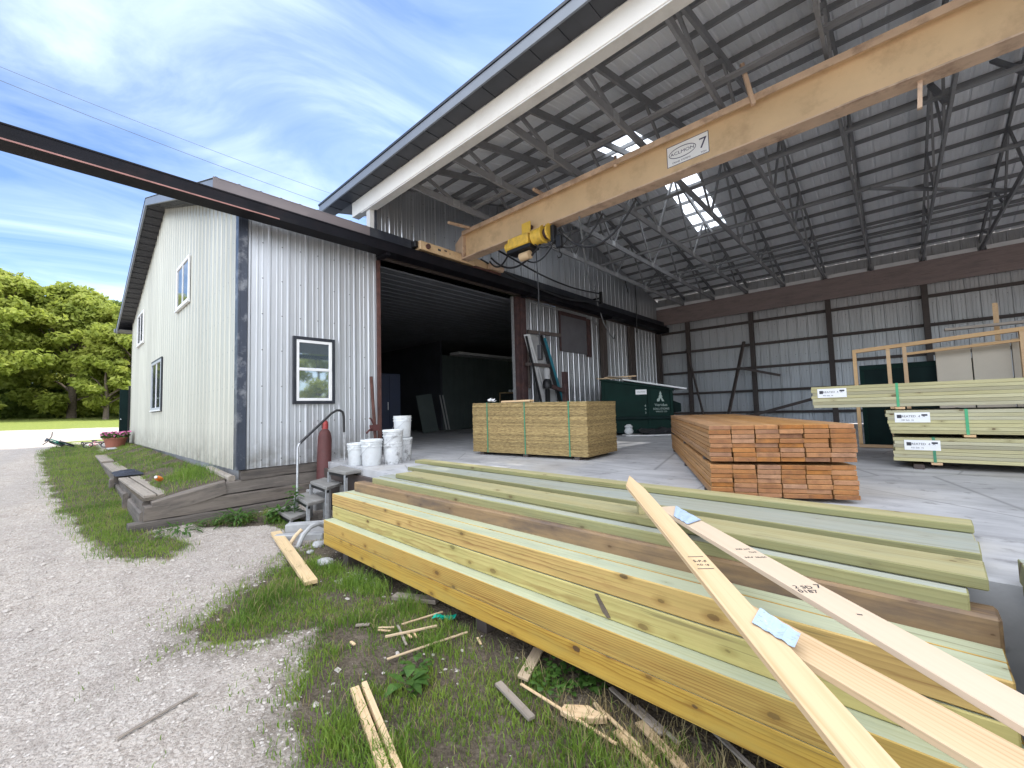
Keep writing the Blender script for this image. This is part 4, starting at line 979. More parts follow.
mb = MB(); mb.tube(sag((3.7, 4.4, 4.30), (1.2, 9.2, 4.9), .9, 20), .018, 6); tag(mb.build('hanging_cable', 'hose_grey', smooth=True), 'grey hose looping down from the crane girder', 'cable', 'cables hanging in the shed')
mb = MB(); mb.tube([(.6, 12.4, 5.05), (.6, 12.2, 5.5), (.62, 12.5, 5.62), (.65, 12.9, 5.5), (.65, 12.95, 4.6), (.62, 12.9, 3.6)], .022, 6); tag(mb.build('hanging_cable', 'cable', smooth=True), 'black cable hooked over a truss by the rear corner', 'cable', 'cables hanging in the shed')
mb = MB(); mb.tube([(.5, 10.2, 4.9), (.52, 10.3, 4.3), (.55, 10.6, 3.7), (.55, 11.0, 3.3), (.5, 11.4, 3.22), (.3, 11.8, 3.45)], .02, 6); tag(mb.build('hanging_cable', 'hose_grey', smooth=True), 'short pale hose hanging in a hook shape before the side wall', 'cable', 'cables hanging in the shed')
# ------------------------------------------------------------------ foreground timbers
GT = 'treated timbers in the foreground pile'
def T(lab, A, B, w, z, th, mats, **k): return board('timber', lab, 'timber', A, B, w, z, th, mats, GT, **k)
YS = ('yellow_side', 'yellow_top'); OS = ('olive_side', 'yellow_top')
def off(A, B, d):
    a = V((A[0], A[1])); b_ = V((B[0], B[1])); t = (b_ - a).normalized(); n = V((-t.y, t.x)); return tuple(a + n * d), tuple(b_ + n * d)
LA, LB = (2.70, .190), (8.02, .085)
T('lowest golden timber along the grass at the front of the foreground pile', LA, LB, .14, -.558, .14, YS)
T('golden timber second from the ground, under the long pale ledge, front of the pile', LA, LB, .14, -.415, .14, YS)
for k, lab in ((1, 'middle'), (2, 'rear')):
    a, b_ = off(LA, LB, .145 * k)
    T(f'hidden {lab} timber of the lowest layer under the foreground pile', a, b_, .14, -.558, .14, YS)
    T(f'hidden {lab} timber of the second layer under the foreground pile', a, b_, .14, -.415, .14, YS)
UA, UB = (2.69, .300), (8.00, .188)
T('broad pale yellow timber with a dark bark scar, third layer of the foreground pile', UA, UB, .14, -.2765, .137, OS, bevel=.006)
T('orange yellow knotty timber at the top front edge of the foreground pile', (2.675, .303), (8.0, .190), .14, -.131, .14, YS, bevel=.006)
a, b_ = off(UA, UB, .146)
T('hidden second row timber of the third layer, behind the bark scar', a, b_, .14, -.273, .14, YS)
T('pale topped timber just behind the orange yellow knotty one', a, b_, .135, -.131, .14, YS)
mb = MB()
p0 = V((UA[0], UA[1])); dd = (V(UB) - V(UA)).normalized(); ang = math.atan2(dd.y, dd.x)
for (u, w_) in ((.0, .022), (.03, .03), (.06, .034), (.09, .03), (.12, .024), (.15, .014)):
    pass
# bark scar: a real sliver of bark left on the face
sc_ = thing('bark_scar', 'dark sliver of bark left on the face of the broad pale yellow timber', 'bark', (6.42, .2195, -.345), ang)
mb = MB(); P_ = [(-.05, .055), (-.03, .060), (.0, .02), (.03, -.02), (.052, -.055), (.03, -.060), (.0, -.035), (-.025, .01)]
mb.prism(P_, -.004, .004, lambda u, v_, h: (u, -h, v_)); mb.build('bark', 'bark', sc_)
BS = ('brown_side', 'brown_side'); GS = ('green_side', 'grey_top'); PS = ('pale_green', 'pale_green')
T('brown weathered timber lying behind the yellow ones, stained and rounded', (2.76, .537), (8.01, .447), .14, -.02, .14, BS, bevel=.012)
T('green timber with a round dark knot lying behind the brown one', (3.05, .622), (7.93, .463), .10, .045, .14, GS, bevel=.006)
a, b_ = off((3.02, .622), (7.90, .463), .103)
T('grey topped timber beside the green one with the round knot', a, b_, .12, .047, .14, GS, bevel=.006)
T('hidden filler timber under the raised planks', (3.0, .80), (7.8, .70), .14, .044, .14, GS)
board('plank', 'yellowish plank with a thick dark olive edge, nearest of the three raised planks', 'plank', (3.34, .760), (7.99, .521), .262, .10, .05, ('green_side', 'pale_green'), 'raised treated planks', bevel=.005)
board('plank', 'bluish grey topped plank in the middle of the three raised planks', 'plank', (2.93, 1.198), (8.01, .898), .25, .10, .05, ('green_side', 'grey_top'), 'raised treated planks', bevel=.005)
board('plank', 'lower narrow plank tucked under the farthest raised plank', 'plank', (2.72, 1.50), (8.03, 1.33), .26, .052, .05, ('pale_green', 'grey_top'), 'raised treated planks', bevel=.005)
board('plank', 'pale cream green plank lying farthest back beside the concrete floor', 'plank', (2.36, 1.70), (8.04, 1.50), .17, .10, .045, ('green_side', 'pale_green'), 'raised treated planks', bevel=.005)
for i, (x, lab) in enumerate(((3.2, 'left end'), (5.4, 'middle'), (7.5, 'right end'))):
    board('bearer', f'dark wooden bearer under the {lab} of the foreground timber pile', 'bearer', (x, .24), (x, 1.02), .12, -.702, .16, ('dark_wood',), 'bearers under the timber pile')
    board('bearer', f'upper dark bearer lifting the rear timbers near the {lab}', 'bearer', (x, .68), (x, 1.0), .10, -.10, .60, ('dark_wood',), 'bearers under the timber pile')
    board('bearer', f'thin bearer under the raised planks near the {lab}', 'bearer', (x + .05, 1.08), (x + .05, 1.85), .09, .048, .044, ('dark_wood',), 'bearers under the timber pile')
# loose fresh boards
GL = 'fresh boards laid across the foreground pile'
def frame3(P0, P1):
    P0, P1 = V(P0), V(P1); d = (P1 - P0).normalized(); n = V((-d.y, d.x, 0)).normalized(); u = d.cross(n)
    return Matrix(((d.x, n.x, u.x, P0.x), (d.y, n.y, u.y, P0.y), (d.z, n.z, u.z, P0.z), (0, 0, 0, 1)))
def loose(lab, P0, P1, poly, m_):
    mb = MB(); mb.prism(poly, -.022, 0, lambda u, v_, h: (u, v_, h)); o = mb.build('loose_board', [m_], bevel=.002); o.matrix_world = frame3(P0, P1); return tag(o, lab, 'board', GL)
def stamp(parent_thing, body, size, u, v_, rz=0, mat='print', name='grade_stamp', z=.0012):
    o = D.objects.new(name, font_mesh(body, size, mat, name, .0003)); COL.objects.link(o); o.parent = parent_thing; o.location = (u, v_, z); o.rotation_euler = (0, 0, rz); return o
FA = ((6.633, .326, .26), (7.654, -.85, .06)); FB = ((6.886, .589, .14), (7.95, -.388, .10)); FC = ((7.269, -.156, .058), (7.924, -.551, .058))
lb = loose('fresh spruce board with a pointed far end, lying across the other two', *FA, [(-.33, 0), (1.95, 0), (1.95, .10), (-.25, .10), (-.55, .078)], 'spruce')
stamp(lb, 'S-P-F', .026, .70, .052, R(84)); stamp(lb, 'KD 18', .018, .73, .052, R(84))
for uu in (.66, .76): mb = MB(); mb.box(uu - .002, uu + .002, .018, .082, .0004, .001); mb.build('grade_stamp', 'print', lb)
lb2 = loose('whitish fresh board with black stamps, upper right of the three', *FB, [(-.34, -.125), (2.3, -.125), (2.3, 0), (-.34, 0)], 'spruce_pale')
stamp(lb2, 'KD HT', .022, .46, -.055, R(80)); stamp(lb2, 'No2', .018, .50, -.035, R(80)); stamp(lb2, 'S-P-F  NLGA', .018, .56, -.062, R(84)); stamp(lb2, '2 SD\n0187', .034, .875, -.085, R(78)); stamp(lb2, '7', .045, .86, -.022, R(78)); stamp(lb2, '-', .06, 1.06, -.05, R(60))
lb3 = loose('fresh spruce board with a blue film tag at its end, lower right of the three', *FC, [(.14, -.14), (2.6, -.14), (2.6, 0), (-.13, 0)], 'spruce')
def tagsheet(parent_m, pts, lab, drop=0.0):
    mb = MB(); n = 14; rows = []
    for i in range(n + 1):
        t = i / n; lo = V(pts[0]).lerp(V(pts[3]), t); hi = V(pts[1]).lerp(V(pts[2]), t); lo = lo + (lo - hi).normalized() * (.0025 * math.sin(t * 23)); rows.append((lo, hi))
    for i in range(n):
        for z_ in (0, -.0006):
            P_ = []
            for (p, k) in ((rows[i][0], i), (rows[i + 1][0], i + 1), (rows[i + 1][1], i + 1), (rows[i][1], i)): P_.append((p.x, p.y, .0062 + .0016 * math.sin(k * 1.4) + z_ - drop * max(0, p.y - .10)))
            mb.quad(*P_)
    o = mb.build('film_tag', 'bluetag'); o.matrix_world = parent_m; return tag(o, lab, 'tag', 'blue film tags on fresh boards')
tagsheet(frame3(*FA), [(1.105, .046), (1.022, .117), (1.127, .184), (1.222, .104)], 'blue printed film tag over the crossing of two boards, nearest the camera', .3)
tagsheet(frame3(*FB), [(-.10, -.123), (-.32, -.002), (.0, -.004), (.07, -.122)], 'blue printed film tag tucked at the far end of the whitish board')
mb = MB(); mb.box(-.019, .019, -.03, .03, 0, .182); tag(mb.build('prop_block', 'pale_green', None, (6.46, .685, .1015), (0, 0, R(40))), 'short block propping up the board with the pointed end', 'block')
# saw horse carrying the near ends (just out of the picture)
sh_ = thing('saw_horse', 'low wooden saw horse carrying the near ends of the loose boards', 'saw horse', (8.25, -1.30, -.90))
mb = MB(); mb.box(-.75, 1.2, -.045, .045, .80, .91); mb.build('beam', 'frame_wood', sh_)
for x in (-.6, 1.05):
    for s in (-1, 1):
        mb = MB(); mb.bar((x, s * .05, .84), (x + (.05 if x > 0 else -.05), s * .30, 0), .04, .09); mb.build('leg', 'frame_wood', sh_)

# pile at the right edge
GRP = 'dark treated timbers stacked at the right edge'
for i, z in enumerate((.10, -.045, -.19, -.335, -.48, -.625)):
    for j in range(3):
        y = .765 - .30 * j
        board('timber', f'{["top", "second", "third", "fourth", "fifth", "lowest"][i]} layer {["far", "middle", "near"][j]} row timber of the dark stack at the right edge', 'timber',
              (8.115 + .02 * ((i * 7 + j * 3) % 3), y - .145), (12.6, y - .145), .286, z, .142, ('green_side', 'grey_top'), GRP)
for x in (8.6, 12.0): board('bearer', f'bearer under the {"left" if x < 10 else "right"} of the dark stack at the right edge', 'bearer', (x, .0), (x, .85), .1, -.768, .08, ('dark_wood',))

# ------------------------------------------------------------------ orange-brown board stack
GO = 'rusty brown boards in the open stack'
th = R(26); ou = V((math.cos(th), math.sin(th))); ov = V((-ou.y, ou.x)); O0 = V((6.55, 1.83))
BW, BH, BL = .1705, .0342, 4.27
mbp = MB(); mbp.box(-BL / 2, BL / 2, -BW / 2, BW / 2, -BH / 2, BH / 2)
proto = None
def onb(row, c, z, tier, ri):
    global proto
    j = rnd.uniform(-.014, .014); e = rnd.uniform(-.009, .009) + (.02 if rnd.random() < .1 else 0)
    cpos = O0 + ou * ((c + .5) * (BW + .0075) + j * .3 + tier * .004) + ov * (BL / 2 + e)
    if proto is None:
        me = D.meshes.new('stack_board'); me.from_pydata(mbp.v, [], mbp.f); me.materials.append(M['orange_wood']); me.materials.append(M['orange_end'])
        for p in me.polygons:
            if abs(p.normal.x) > .9: p.material_index = 1
        bm = bmesh.new(); bm.from_mesh(me); bmesh.ops.bevel(bm, geom=list(bm.edges), offset=.002, segments=1, affect='EDGES'); bm.to_mesh(me); bm.free()
        proto = me
    o = D.objects.new('stack_board', proto); COL.objects.link(o)
    o.location = (cpos.x, cpos.y, z); o.rotation_euler = (0, 0, th + R(90) + rnd.uniform(-.0015, .0015))
    tn = ['lower', 'upper'][tier]
    tag(o, f'rusty brown board, {ORD[ri]} row from top of the {tn} tier, {ORD[c]} from left', 'board', GO)
z = .035 + BH / 2
for r_ in range(7):
    for c in range(6): onb(r_, c, z + r_ * .0382, 0, 6 - r_)
z2 = z + 7 * .0382 + .026
for r_ in range(8):
    for c in range(6): onb(r_, c, z2 + r_ * .0382, 1, 7 - r_)
for k, t in enumerate((.35, 2.1, 3.9)):
    for (zz, h, lab) in ((.0335, .032, 'floor bearer'), (.035 + 7 * .0382 + .0245, .023, 'spacer stick between the two tiers')):
        a = O0 + ov * t; b_ = a + ou * 1.07
        board('spacer_stick', f'{["front", "middle", "rear"][k]} {lab} of the rusty brown board stack', 'stick', tuple(a), tuple(b_), .06, zz, h, ('dark_wood',), 'sticks in the rusty brown stack', bevel=0)

# ------------------------------------------------------------------ strapped panel bundle
pbz = math.atan2(.19, 2.397)
pb = thing('panel_bundle', 'strapped stack of wood panels with green straps on the concrete floor', 'panel stack', (1.836, 3.363, 0), pbz)
NP = 36; Hs = .86 / NP; pm = None
for i in range(NP):
    dx, dy = rnd.uniform(-.006, .006), rnd.uniform(-.006, .006); bend = 0
    mb = MB(); z = .055 + i * Hs
    lift = lambda x: .045 * (1 - x / 2.41) * (i / NP)
    mb.hexa([(0, 0, z + lift(0)), (2.41, 0, z), (2.41, 1.05, z), (0, 1.05, z + lift(0)), (0, 0, z + Hs * .93 + lift(0)), (2.41, 0, z + Hs * .93), (2.41, 1.05, z + Hs * .93), (0, 1.05, z + Hs * .93 + lift(0))])
    mb.build('panel', 'osb_edge', pb, (dx, dy, 0))
zt = .055 + .86
for x in (.36, .36 + .85, .36 + 1.72):
    lz = .045 * (1 - x / 2.41); mb = MB()
    mb.box(x, x + .022, -.011, -.008, .05, zt + lz + .004); mb.box(x, x + .022, -.011, 1.061, zt + lz + .004, zt + lz + .006); mb.box(x, x + .022, 1.058, 1.061, .05, zt + lz + .004); mb.build('strap', 'strap_dark', pb)
for x in (.15, 1.15, 2.15):
    mb = MB(); mb.box(x, x + .09, .02, 1.03, 0, .053); mb.build('runner', 'dark_wood', pb)
def onp(x, y, dz=.0): 
    c, s = math.cos(pbz), math.sin(pbz); return (1.836 + x * c - y * s, 3.363 + x * s + y * c, zt + .045 * (1 - x / 2.41) + .006 + dz)
p_ = onp(.95, .12); o = board('offcut', 'short pale yellow board lying on the strapped panel stack', 'board', onp(.62, .10)[:2], onp(1.25, .12)[:2], .14, p_[2] + .034, .034, ('spruce',)) 
tg_ = thing('crumpled_paper', 'crumpled white paper on the strapped panel stack', 'paper', onp(.36, .08), .3)
mb = MB()
for k in range(9):
    a = V((rnd.uniform(-.07, .07), rnd.uniform(-.05, .05), rnd.uniform(.0, .05)))
    mb.quad(a, a + V((.07, rnd.uniform(-.03, .03), rnd.uniform(-.02, .05))), a + V((.06, .06, rnd.uniform(0, .06))), a + V((-.01, .06, rnd.uniform(0, .04))))
mb.build('paper', 'paper', tg_)

# ------------------------------------------------------------------ three strapped lumber bundles
GB = 'strapped treated lumber bundles at the right'
def bundle(lab, x0, y0, z0, L, rows, skew=0.0, tagx=.12, strapx=(.62, 3.4), rz=0.0, s_mat='strap'):
    t = thing('lumber_bundle', lab, 'lumber bundle', (x0, y0, z0), rz, GB)
    h = .0395; n = 7
    for r_ in range(rows):
        for c in range(n):
            j = rnd.uniform(-.012, .012) + skew * r_; mb = MB()
            mb.box(j, L + j, c * .142, c * .142 + .1395, r_ * h, r_ * h + .0375); mb.build('board', ('bundle_wood'), t, bevel=.0015)
    H = rows * h
    for x in strapx:
        mb = MB(); mb.box(x, x + .025, -.004, -.001, -.004, H + .003); mb.box(x, x + .025, -.004, n * .142 + .004, H + .0015, H + .004); mb.box(x, x + .025, n * .142 + .001, n * .142 + .004, -.004, H + .0015); mb.build('strap', s_mat, t)
        mb = MB(); mb.box(x - .02, x + .07, .0, n * .142, -.032, -.0045); mb.build('bearer', 'frame_wood', t)
    sx = skew * rows * .8
    mb = MB(); mb.box(tagx + sx, tagx + sx + .30, -.0045, -.002, H - .145, H - .03); tg = mb.build('label_card', 'paper', t)
    text('TREATED  4  A', .034, 'print', tg, (tagx + sx + .15, -.0055, H - .075), (R(90), 0, 0), name='print', ext=.0004)
    text('KD 2x6  16', .022, 'print', tg, (tagx + sx + .11, -.0055, H - .118), (R(90), 0, 0), name='print', ext=.0004)
    mb = MB(); mb.box(tagx + sx + .23, tagx + sx + .28, -.0055, -.0046, H - .07, H - .05); mb.box(tagx + sx + .02, tagx + sx + .06, -.0055, -.0046, H - .095, H - .055); mb.build('print', 'print', tg)
    return t
bundle('bottom strapped bundle of treated lumber resting on floor bearers', 7.70, 4.80, .085, 4.9, 7, .001, .09, (.33, 3.2), s_mat='strap_dark')
bundle('middle strapped bundle of treated lumber with slanting end', 7.685, 4.80, .405, 4.9, 7, -.006, .08, (.62, 3.2))
bundle('top strapped bundle of treated lumber sticking out to the left', 6.94, 4.80, .725, 4.9, 7, .0, .06, (.82, 3.4))
for x in (7.95, 10.6): board('bearer', f'floor bearer under the {"left" if x < 9 else "right"} of the strapped lumber bundles', 'bearer', (x, 4.75), (x, 5.85), .09, .052, .05, ('dark_wood',))

# ------------------------------------------------------------------ stud frame, boards behind the bundles
fr = thing('stud_frame', 'long framed stud wall of new pine leaning upright behind the lumber bundles', 'stud frame', (7.24, 7.4, 0))
zt0, zt1 = 1.66, 1.95
mb = MB(); mb.bar((0, 0, 1.65), (6.0, 0, 2.02), .10, .06); mb.build('top_plate', 'frame_wood', fr)
mb = MB(); mb.bar((0.0, 0, .03), (6.0, 0, .03), .10, .045); mb.build('bottom_plate', 'frame_wood', fr)
for x in (.025, .46, .66, 1.9, 3.2, 4.5, 5.9):
    mb = MB(); mb.bar((x, 0, .055), (x, 0, 1.62 + .0617 * x), .05, .09, (0, 1, 0)); mb.build('stud', 'frame_wood', fr)
mb = MB(); mb.bar((.68, 0, 1.54), (1.88, 0, 1.61), .08, .04); mb.build('rail', 'frame_wood', fr)
for k in range(5):
    x = 8.26 + k * .40
    t_ = thing('gypsum_board', f'tan board standing behind the studs, {ORD[k]} from the left', 'board', (x, 7.55, 0), 0, 'tan boards standing behind the studs')
    mb = MB(); mb.box(0, .385, 0, .05, .0, 1.62 + .02 * k); mb.build('panel', 'gypsum', t_, bevel=.004)
    mb = MB(); mb.box(.0, .385, .0505, .055, .02, 1.6 + .02 * k); mb.build('backing', 'grey_sheet', t_)
t_ = thing('green_door', 'dark green metal door standing behind the stud frame', 'door', (7.30, 7.7, 0))
mb = MB(); mb.box(0, 1.6, 0, .05, 0, 1.42); mb.build('panel', 'dumpster_dark', t_, bevel=.006)
mb = MB(); mb.box(.0, 1.6, -.012, -.001, 1.34, 1.41); mb.box(0, .06, -.012, -.001, .02, 1.33); mb.build('flange', 'dumpster', t_)
tag(board('long_board', 'long grey board lying along the top of the tan boards', 'board', (8.4, 7.72), (11.6, 7.72), .10, 1.93, .04, ('grey_plank',)), 'long grey board lying along the top of the tan boards', 'board')
o = MB().bar((8.95, 7.85, .0), (9.0, 8.05, 2.28), .05, .09).build('upright_board', 'frame_wood'); tag(o, 'single pale board standing upright above the tan boards', 'board')

# boards leaning on the rear wall
GR = 'poles and boards leaning on the rear wall'
for a, b_, w_, h_, lab in (((1.30, 16.14, 3.15), (2.08, 15.6, .02), .06, .06, 'dark pole leaning to the left against the rear wall'),
                           ((3.50, 16.12, 3.2), (2.93, 15.3, .03), .12, .06, 'brown plank leaning steeply on the rear wall'),
                           ((3.30, 15.7, 2.19), (4.70, 15.75, 1.78), .05, .09, 'short board hanging across the steep brown plank'),
                           ((3.6, 15.5, .30), (5.6, 15.6, .88), .06, .10, 'long dark board propped low along the rear wall')):
    mb = MB(); mb.bar(a, b_, w_, h_); tag(mb.build('leaning_board', 'dark_wood'), lab, 'board', GR)

# ------------------------------------------------------------------ dumpster
da = R(30)          # long side direction
du = thing('dumpster', 'dark green steel dumpster with a white pine tree mark, scraps and a pale lid', 'dumpster', (1.49, 8.67, 0), da)
# local: x along the visible side, -y towards viewer(+x world)
Ls, W_ = 1.95, 1.75
mb = MB(); mb.prism([(0, .06), (Ls, .06), (Ls, 1.22), (0.0, 1.575)], .0, W_, lambda u, v_, h: (u, h, v_)); mb.build('body', 'dumpster', du, bevel=.012)
for x in (0.02, 1.27, Ls - .08):
    mb = MB(); mb.hexa([(x, -.05, .10), (x + .06, -.05, .10), (x + .06, -.001, .10), (x, -.001, .10), (x, -.05, 1.56 - (.18 * x)), (x + .06, -.05, 1.557 - .18 * (x + .06)), (x + .06, -.001, 1.557 - .18 * (x + .06)), (x, -.001, 1.56 - (.18 * x))])
    mb.build('rib', 'dumpster', du, bevel=.004)
mb = MB(); mb.box(.0, Ls, -.07, -.001, .44, .52); mb.build('fork_channel', 'dumpster_dark', du, bevel=.006)
mb = MB(); mb.box(.0, Ls, -.035, -.001, .06, .12); mb.build('base_rail', 'dumpster_dark', du)
mb = MB(); mb.hexa([(-.02, -.04, 1.58), (Ls + .02, -.04, 1.215), (Ls + .02, .06, 1.215), (-.02, .06, 1.58), (-.02, -.04, 1.64), (Ls + .02, -.04, 1.275), (Ls + .02, .06, 1.275), (-.02, .06, 1.64)]); mb.build('rim', 'dumpster', du)
mb = MB(); mb.hexa([(.60, -.06, 1.56), (Ls + .35, -.08, 1.235), (Ls + .35, W_, 1.27), (.7, W_, 1.62), (.60, -.06, 1.61), (Ls + .35, -.08, 1.28), (Ls + .35, W_, 1.31), (.7, W_, 1.66)]); mb.build('lid', 'white_board', du, bevel=.006)
mb = MB(); mb.hexa([(Ls, .5, .6), (Ls + .28, .5, .62), (Ls + .28, W_ - .1, .62), (Ls, W_ - .1, .6), (Ls, .5, .98), (Ls + .28, .5, .86), (Ls + .28, W_ - .1, .86), (Ls, W_ - .1, .98)]); mb.build('hopper', 'dumpster_dark', du, bevel=.01)
mb = MB(); mb.prism([(1.520, 0.99), (1.590, 1.06), (1.560, 1.06), (1.600, 1.13), (1.580, 1.13), (1.615, 1.22), (1.650, 1.13), (1.630, 1.13), (1.670, 1.06), (1.640, 1.06), (1.710, 0.93), (1.650, 0.93), (1.615, 1.03), (1.580, 0.93), (1.520, 0.93)], -.004, -.001, lambda u, v_, h: (u, h, v_)); mb.build('tree_mark', 'logo', du)
text('Veridus', .11, 'logo', du, (1.62, -.003, .83), (R(90), 0, 0)); text('SOLUTIONS', .08, 'logo', du, (1.62, -.003, .72), (R(90), 0, 0)); text('WASTE CO', .06, 'logo', du, (1.62, -.003, .645), (R(90), 0, 0))
mb = MB(); mb.box(.95, 1.25, -.006, -.001, 1.14, 1.28); st_ = mb.build('sticker', 'paper', du)
text('CAUTION', .05, 'print', st_, (1.10, -.0075, 1.21), (R(90), 0, 0), ext=.0005)
for i, n_ in enumerate('643'): text(n_, .085, 'logo', du, (1.20, -.003, .82 - i * .10), (R(90), 0, 0))
GD = 'scraps heaped on the dumpster'
for i, (x0, x1, y0, y1, z0, z1, m_, lab) in enumerate(((-.12, .85, -.05, .25, 1.60, 1.60, 'scrap_wood', 'brown scrap board sticking out over the left rim of the dumpster'), (.1, 1.0, .1, .3, 1.63, 1.66, 'spruce', 'pale scrap board lying on the dumpster rim'), (.2, .75, -.06, .12, 1.66, 1.60, 'grey_plank', 'grey scrap board lying slanted on the dumpster'))):
    c, s = math.cos(da), math.sin(da); f_ = lambda x, y, z: (1.49 + x * c - y * s, 8.67 + x * s + y * c, z)
    mb = MB(); mb.bar(f_(x0, y0, z0 + .03), f_(x1, y1, z1 + .03), .12, .03); tag(mb.build('scrap_board', m_), lab, 'board', GD)
# litter on the floor before the dumpster
t_ = thing('white_sheet', 'white sheet of board lying on the concrete before the dumpster', 'sheet', (2.10, 8.75, 0), R(40)); mb = MB(); mb.box(0, 1.35, -.35, .25, .006, .03); mb.build('sheet', 'white_board', t_)
t_ = thing('tarpaulin', 'dark crumpled tarpaulin lying in front of the dumpster', 'tarpaulin', (2.75, 9.35, .03), R(50))
mb = MB(); n = 8
g = [[V((-.5 + i / n * 1.1, -.3 + j / n * .6, .02 + max(0, .16 * nz(i * .5, j * .6, 1, 3) + .12 * (1 - abs(j / n - .5) * 2)))) for j in range(n + 1)] for i in range(n + 1)]
for i in range(n):
    for j in range(n): mb.quad(g[i][j], g[i + 1][j], g[i + 1][j + 1], g[i][j + 1])
mb.build('sheet', 'black_plastic', t_); 
t_ = thing('crumpled_bag', 'small crumpled white bag by the left foot of the dumpster', 'bag', (2.15, 8.95, .03), .4); mb = MB()
mb.lathe([(.0, .0), (.10, .02), (.13, .09), (.09, .17), (.12, .22), (.05, .28), (.0, .27)], (0, 0, 0), 9); mb.build('bag', 'white_plastic', t_)

# ------------------------------------------------------------------ steps, rail, gas cylinder, buckets
board('dark_slab_face', 'dark old stone face at the edge of the concrete floor behind the steps', 'board', (.15, 1.20), (2.9, 1.02), .05, -.10, .72, ('dark_wood',))  # dark sheet added for the dirty stone front of the slab
board('dark_slab_face', 'dark sheet for the shaded void at the edge of the concrete floor behind the timbers', 'board', (2.95, 1.035), (16.9, .745), .05, -.03, .80, ('dark_wood',))  # dark sheet added so the void before the slab reads as shade
stp = thing('steps', 'rough outdoor steps of worn treads on square metal legs up to the concrete floor', 'steps', (0, 0, 0))
T_ = [((.98, 1.02, .0), (.86, 1.30), (1.76, 1.28), (1.82, .88), (1.20, .90)), ((0, 0, -.2), (.66, 1.08), (1.44, 1.02), (1.66, .68), (.88, .76)), ((0, 0, -.4), (.61, .86), (1.46, .76), (1.55, .46), (.75, .57)), ((0, 0, -.6), (.42, .66), (1.22, .60), (1.38, .30), (.57, .36))]
for k, t in enumerate(T_):
    z = -.2 * k - .02; P4 = [t[4], t[3], t[2], t[1]]
    mb = MB(); mb.hexa([(p[0], p[1], z - .045) for p in P4] + [(p[0], p[1], z) for p in P4]); mb.build('tread', 'tread', stp, bevel=.006)
    for p in P4:
        cxx = sum(a[0] for a in P4) / 4; cyy = sum(a[1] for a in P4) / 4
        px, py = p[0] + (cxx - p[0]) * .06, p[1] + (cyy - p[1]) * .08
        mb = MB(); mb.box(px - .02, px + .02, py - .02, py + .02, -.9, z - .0455); mb.build('leg', 'galv', stp)
    mb = MB(); mb.bar((P4[0][0], P4[0][1] + .02, z - .065), (P4[1][0], P4[1][1] + .02, z - .065), .03, .035); mb.build('apron', 'black_steel', stp)
hr = thing('handrail', 'bent steel tube handrail beside the rough steps', 'handrail', (0, 0, 0))
mb = MB(); mb.tube([(.62, .66, -.85), (.62, .67, .30), (.612, .69, .35), (.60, .74, .40), (.48, 1.28, .84), (.46, 1.38, .89), (.46, 1.44, .89), (.46, 1.49, .86), (.46, 1.51, .78), (.46, 1.52, .3), (.47, 1.52, -.02)], .018, 10); mb.build('rail', 'galv', hr, smooth=True)
mb = MB(); mb.tube([(.605, .705, .362), (.60, .74, .40), (.48, 1.28, .84), (.46, 1.38, .89), (.46, 1.44, .89), (.46, 1.49, .86), (.46, 1.51, .78), (.46, 1.515, .5)], .0215, 10); mb.build('grip', 'black_plastic', hr, smooth=True)
gc = thing('gas_cylinder', 'tall rusty red gas cylinder leaning on the silver wall behind the steps', 'gas cylinder', (.34, 1.20, -.44), 0, None, (R(-5), R(-8), 0))
mb = MB(); mb.lathe([(.10, 0), (.115, .02), (.118, .05), (.118, .82), (.112, .88), (.095, .95), (.065, 1.0), (.045, 1.02), (.0, 1.03)], (0, 0, 0), 24); mb.build('body', 'tank', gc, smooth=True)
mb = MB(); mb.lathe([(.052, 1.0), (.054, 1.10), (.05, 1.14), (.03, 1.17), (.0, 1.175)], (0, 0, 0), 18); mb.build('cap', 'tank_cap', gc, smooth=True)
mb = MB(); mb.box(-.02, .02, -.056, -.05, 1.03, 1.11); mb.build('cap_slot', 'rust', gc)
t_ = thing('concrete_block', 'concrete block carrying the foot of the gas cylinder', 'block', (.40, 1.08, -.85)); mb = MB(); mb.box(-.2, .2, -.12, .22, 0, .40); mb.build('block', 'concrete_block', t_, bevel=.01)
GK = 'white plastic buckets by the workshop door'
def bucket(x, y, z, lab, mat='white_plastic', lid=True, s=1.0, rz=0.0):
    t = thing('bucket', lab, 'bucket', (x, y, z), rz, GK); t.scale = (s, s, s)
    mb = MB(); mb.lathe([(.0, .004), (.125, .0), (.132, .01), (.146, .27), (.158, .272), (.158, .285), (.147, .287), (.149, .315), (.158, .317), (.158, .330), (.150, .332), (.152, .365), (.145, .365), (.128, .05), (.0, .045)], (0, 0, 0), 28); mb.build('body', mat, t, smooth=True)
    if lid: mb = MB(); mb.lathe([(.0, .372), (.135, .370), (.140, .378), (.156, .378), (.161, .370), (.161, .345), (.1535, .345)], (0, 0, 0), 28); mb.build('lid', 'white_plastic', t, smooth=True)
    mb = MB(); mb.tube([(.16 * math.cos(a), -.165 * math.sin(a) - .0, .30 - .17 * math.sin(a)) for a in [math.pi * i / 14 for i in range(15)]], .003, 6); mb.build('handle', 'galv', t)
    for sx in (-1, 1):
        mb = MB(); mb.box(sx * .158 - .012, sx * .158 + .012, -.02, .02, .285, .315); mb.build('ear', mat, t, bevel=.004)
    return t
b1 = bucket(1.28, 1.33, 0, 'small white bucket nearest the handrail', rz=R(-50), s=.93)
b2 = bucket(1.56, 1.44, 0, 'white bucket with lid standing singly in front of the doorway', rz=R(-40), s=1.08)
bucket(1.70, 1.74, 0, 'paint splashed white bucket at the bottom of the front stack', 'bucket_dirty', False, 1.04, R(-60))
